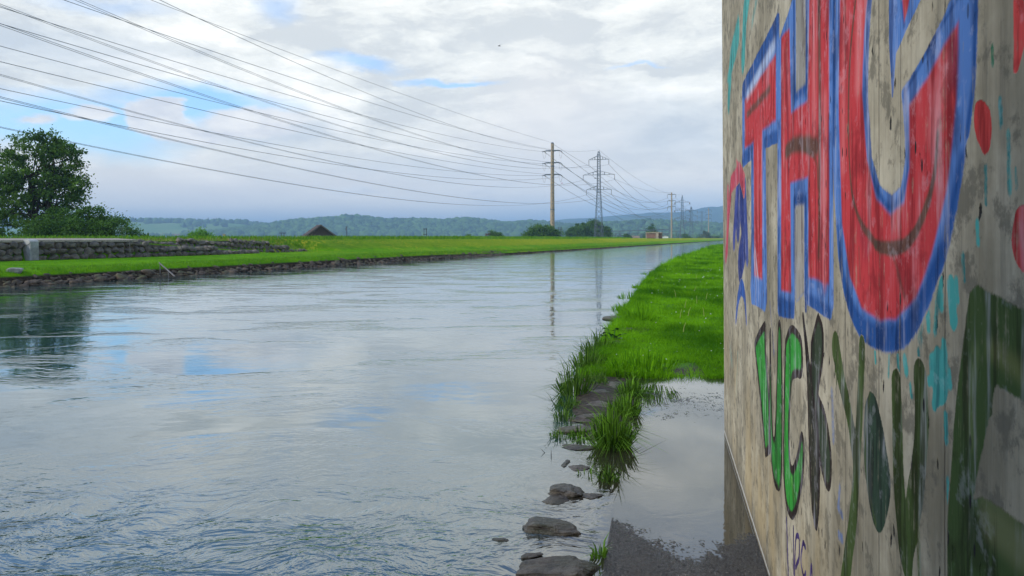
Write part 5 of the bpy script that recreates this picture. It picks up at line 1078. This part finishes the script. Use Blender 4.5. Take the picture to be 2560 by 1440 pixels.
tag(npmesh('lawn_grass', V, [q1, t1], M['blade'], attrs={'tone': tn}), 'dense short green lawn grass on the near bank beside the abutment', 'grass', kind='stuff')
# bare strip grass (sparse, yellowish) around slabs
yy = r.uniform(7.0, 12.5, 9000); xl = np.interp(yy, EY, EX); xx = xl + r.random(9000) * np.where(yy < 8.6, path_l(yy) - xl, .75); cl = fbm(xx * 3.2, yy * 2.2, 3, 57) > .53; xx, yy = xx[cl], yy[cl]
V, q1, t1, tn = blades(np.stack([xx, yy, nzv(xx, yy) - .01], 1), r.uniform(.03, .10, len(xx)), np.full(len(xx), .006), lean=1.2, rg=r, face=r.uniform(-1, 1, len(xx)))
tag(npmesh('strip_grass', V, [q1, t1], M['blade_dry'], attrs={'tone': tn}), 'thin yellowish grass between the flat stones', 'grass', kind='stuff')
# daisies and stalks
V = [(0, 0, 0)]; Fc = []
for k in range(8): a = k * math.pi / 4; V += [(math.cos(a - .3), math.sin(a - .3), .12), (math.cos(a + .3), math.sin(a + .3), .12)]; Fc.append((0, 1 + 2 * k, 2 + 2 * k))
dm = mat_simple('petal_white', (.75, .75, .68), .6, .2, .05, 3); proto = None
for i in range(64):
    y = 9.3 + 22 * r.random() ** 1.6; x = edge(y) + .4 + (0.262 * y * 1.04 + .1 - edge(y) - .4) * r.random(); z = near_z(x, y) + .055 * max(1, (y / 10) ** .45)
    if proto is None:
        mb = MB(); mb.add(V, Fc); proto = mb.build('daisy', dm); o = proto
    else: o = proto.copy(); col.objects.link(o)
    o.location = (x, y, z); s = .0065 * max(1, (y / 10) ** .8) * random.uniform(.7, 1.2); o.scale = (s, s, s); o.rotation_euler = (random.uniform(.2, .8), random.uniform(-.4, .4), 0); tag(o, 'small white daisy in the near lawn', 'flower', 'daisies in the lawn')
for i, (u, v) in enumerate([(1740, 705), (1720, 790), (1712, 770), (1700, 795), (1742, 760), (1690, 745), (1765, 752), (1760, 790), (1708, 830), (1735, 735)]):
    q = P(u, v, .25); mb = MB(); h_ = .11 * q[1] / 14 + .05; dxx = random.uniform(-.06, .06); mb.tube([(0, 0, 0), (dxx * .4, 0, h_ * .6), (dxx, 0, h_)], [.006, .005, .003], 4)
    o = mb.build('dry_stalk', M['gravel'] if False else mat_simple('stalk', (.32, .36, .10), .8, .1, .1, 3) if i == 0 else stm, loc=q); stm = o.data.materials[0]; tag(o, 'thin pale dry stalk standing in the near lawn', 'stalk', 'dry stalks in the lawn')

# ------------------------------------------------------------------ haze
mb = MB(); mb.box((0, 5200, 108), (17000, 11400, 224.0)); m = bpy.data.materials.new('haze'); m.use_nodes = True; n = NT(m.node_tree)
pv = n.n('ShaderNodeVolumePrincipled'); pv.inputs['Color'].default_value = (.44, .72, 1.0, 1); pv.inputs['Density'].default_value = 0.00030; pv.inputs['Anisotropy'].default_value = 0.0
o_ = n.n('ShaderNodeOutputMaterial'); n.t.links.new(pv.outputs[0], o_.inputs['Volume'])
tag(mb.build('haze', m), 'thin bluish haze over the valley', 'haze', kind='stuff')
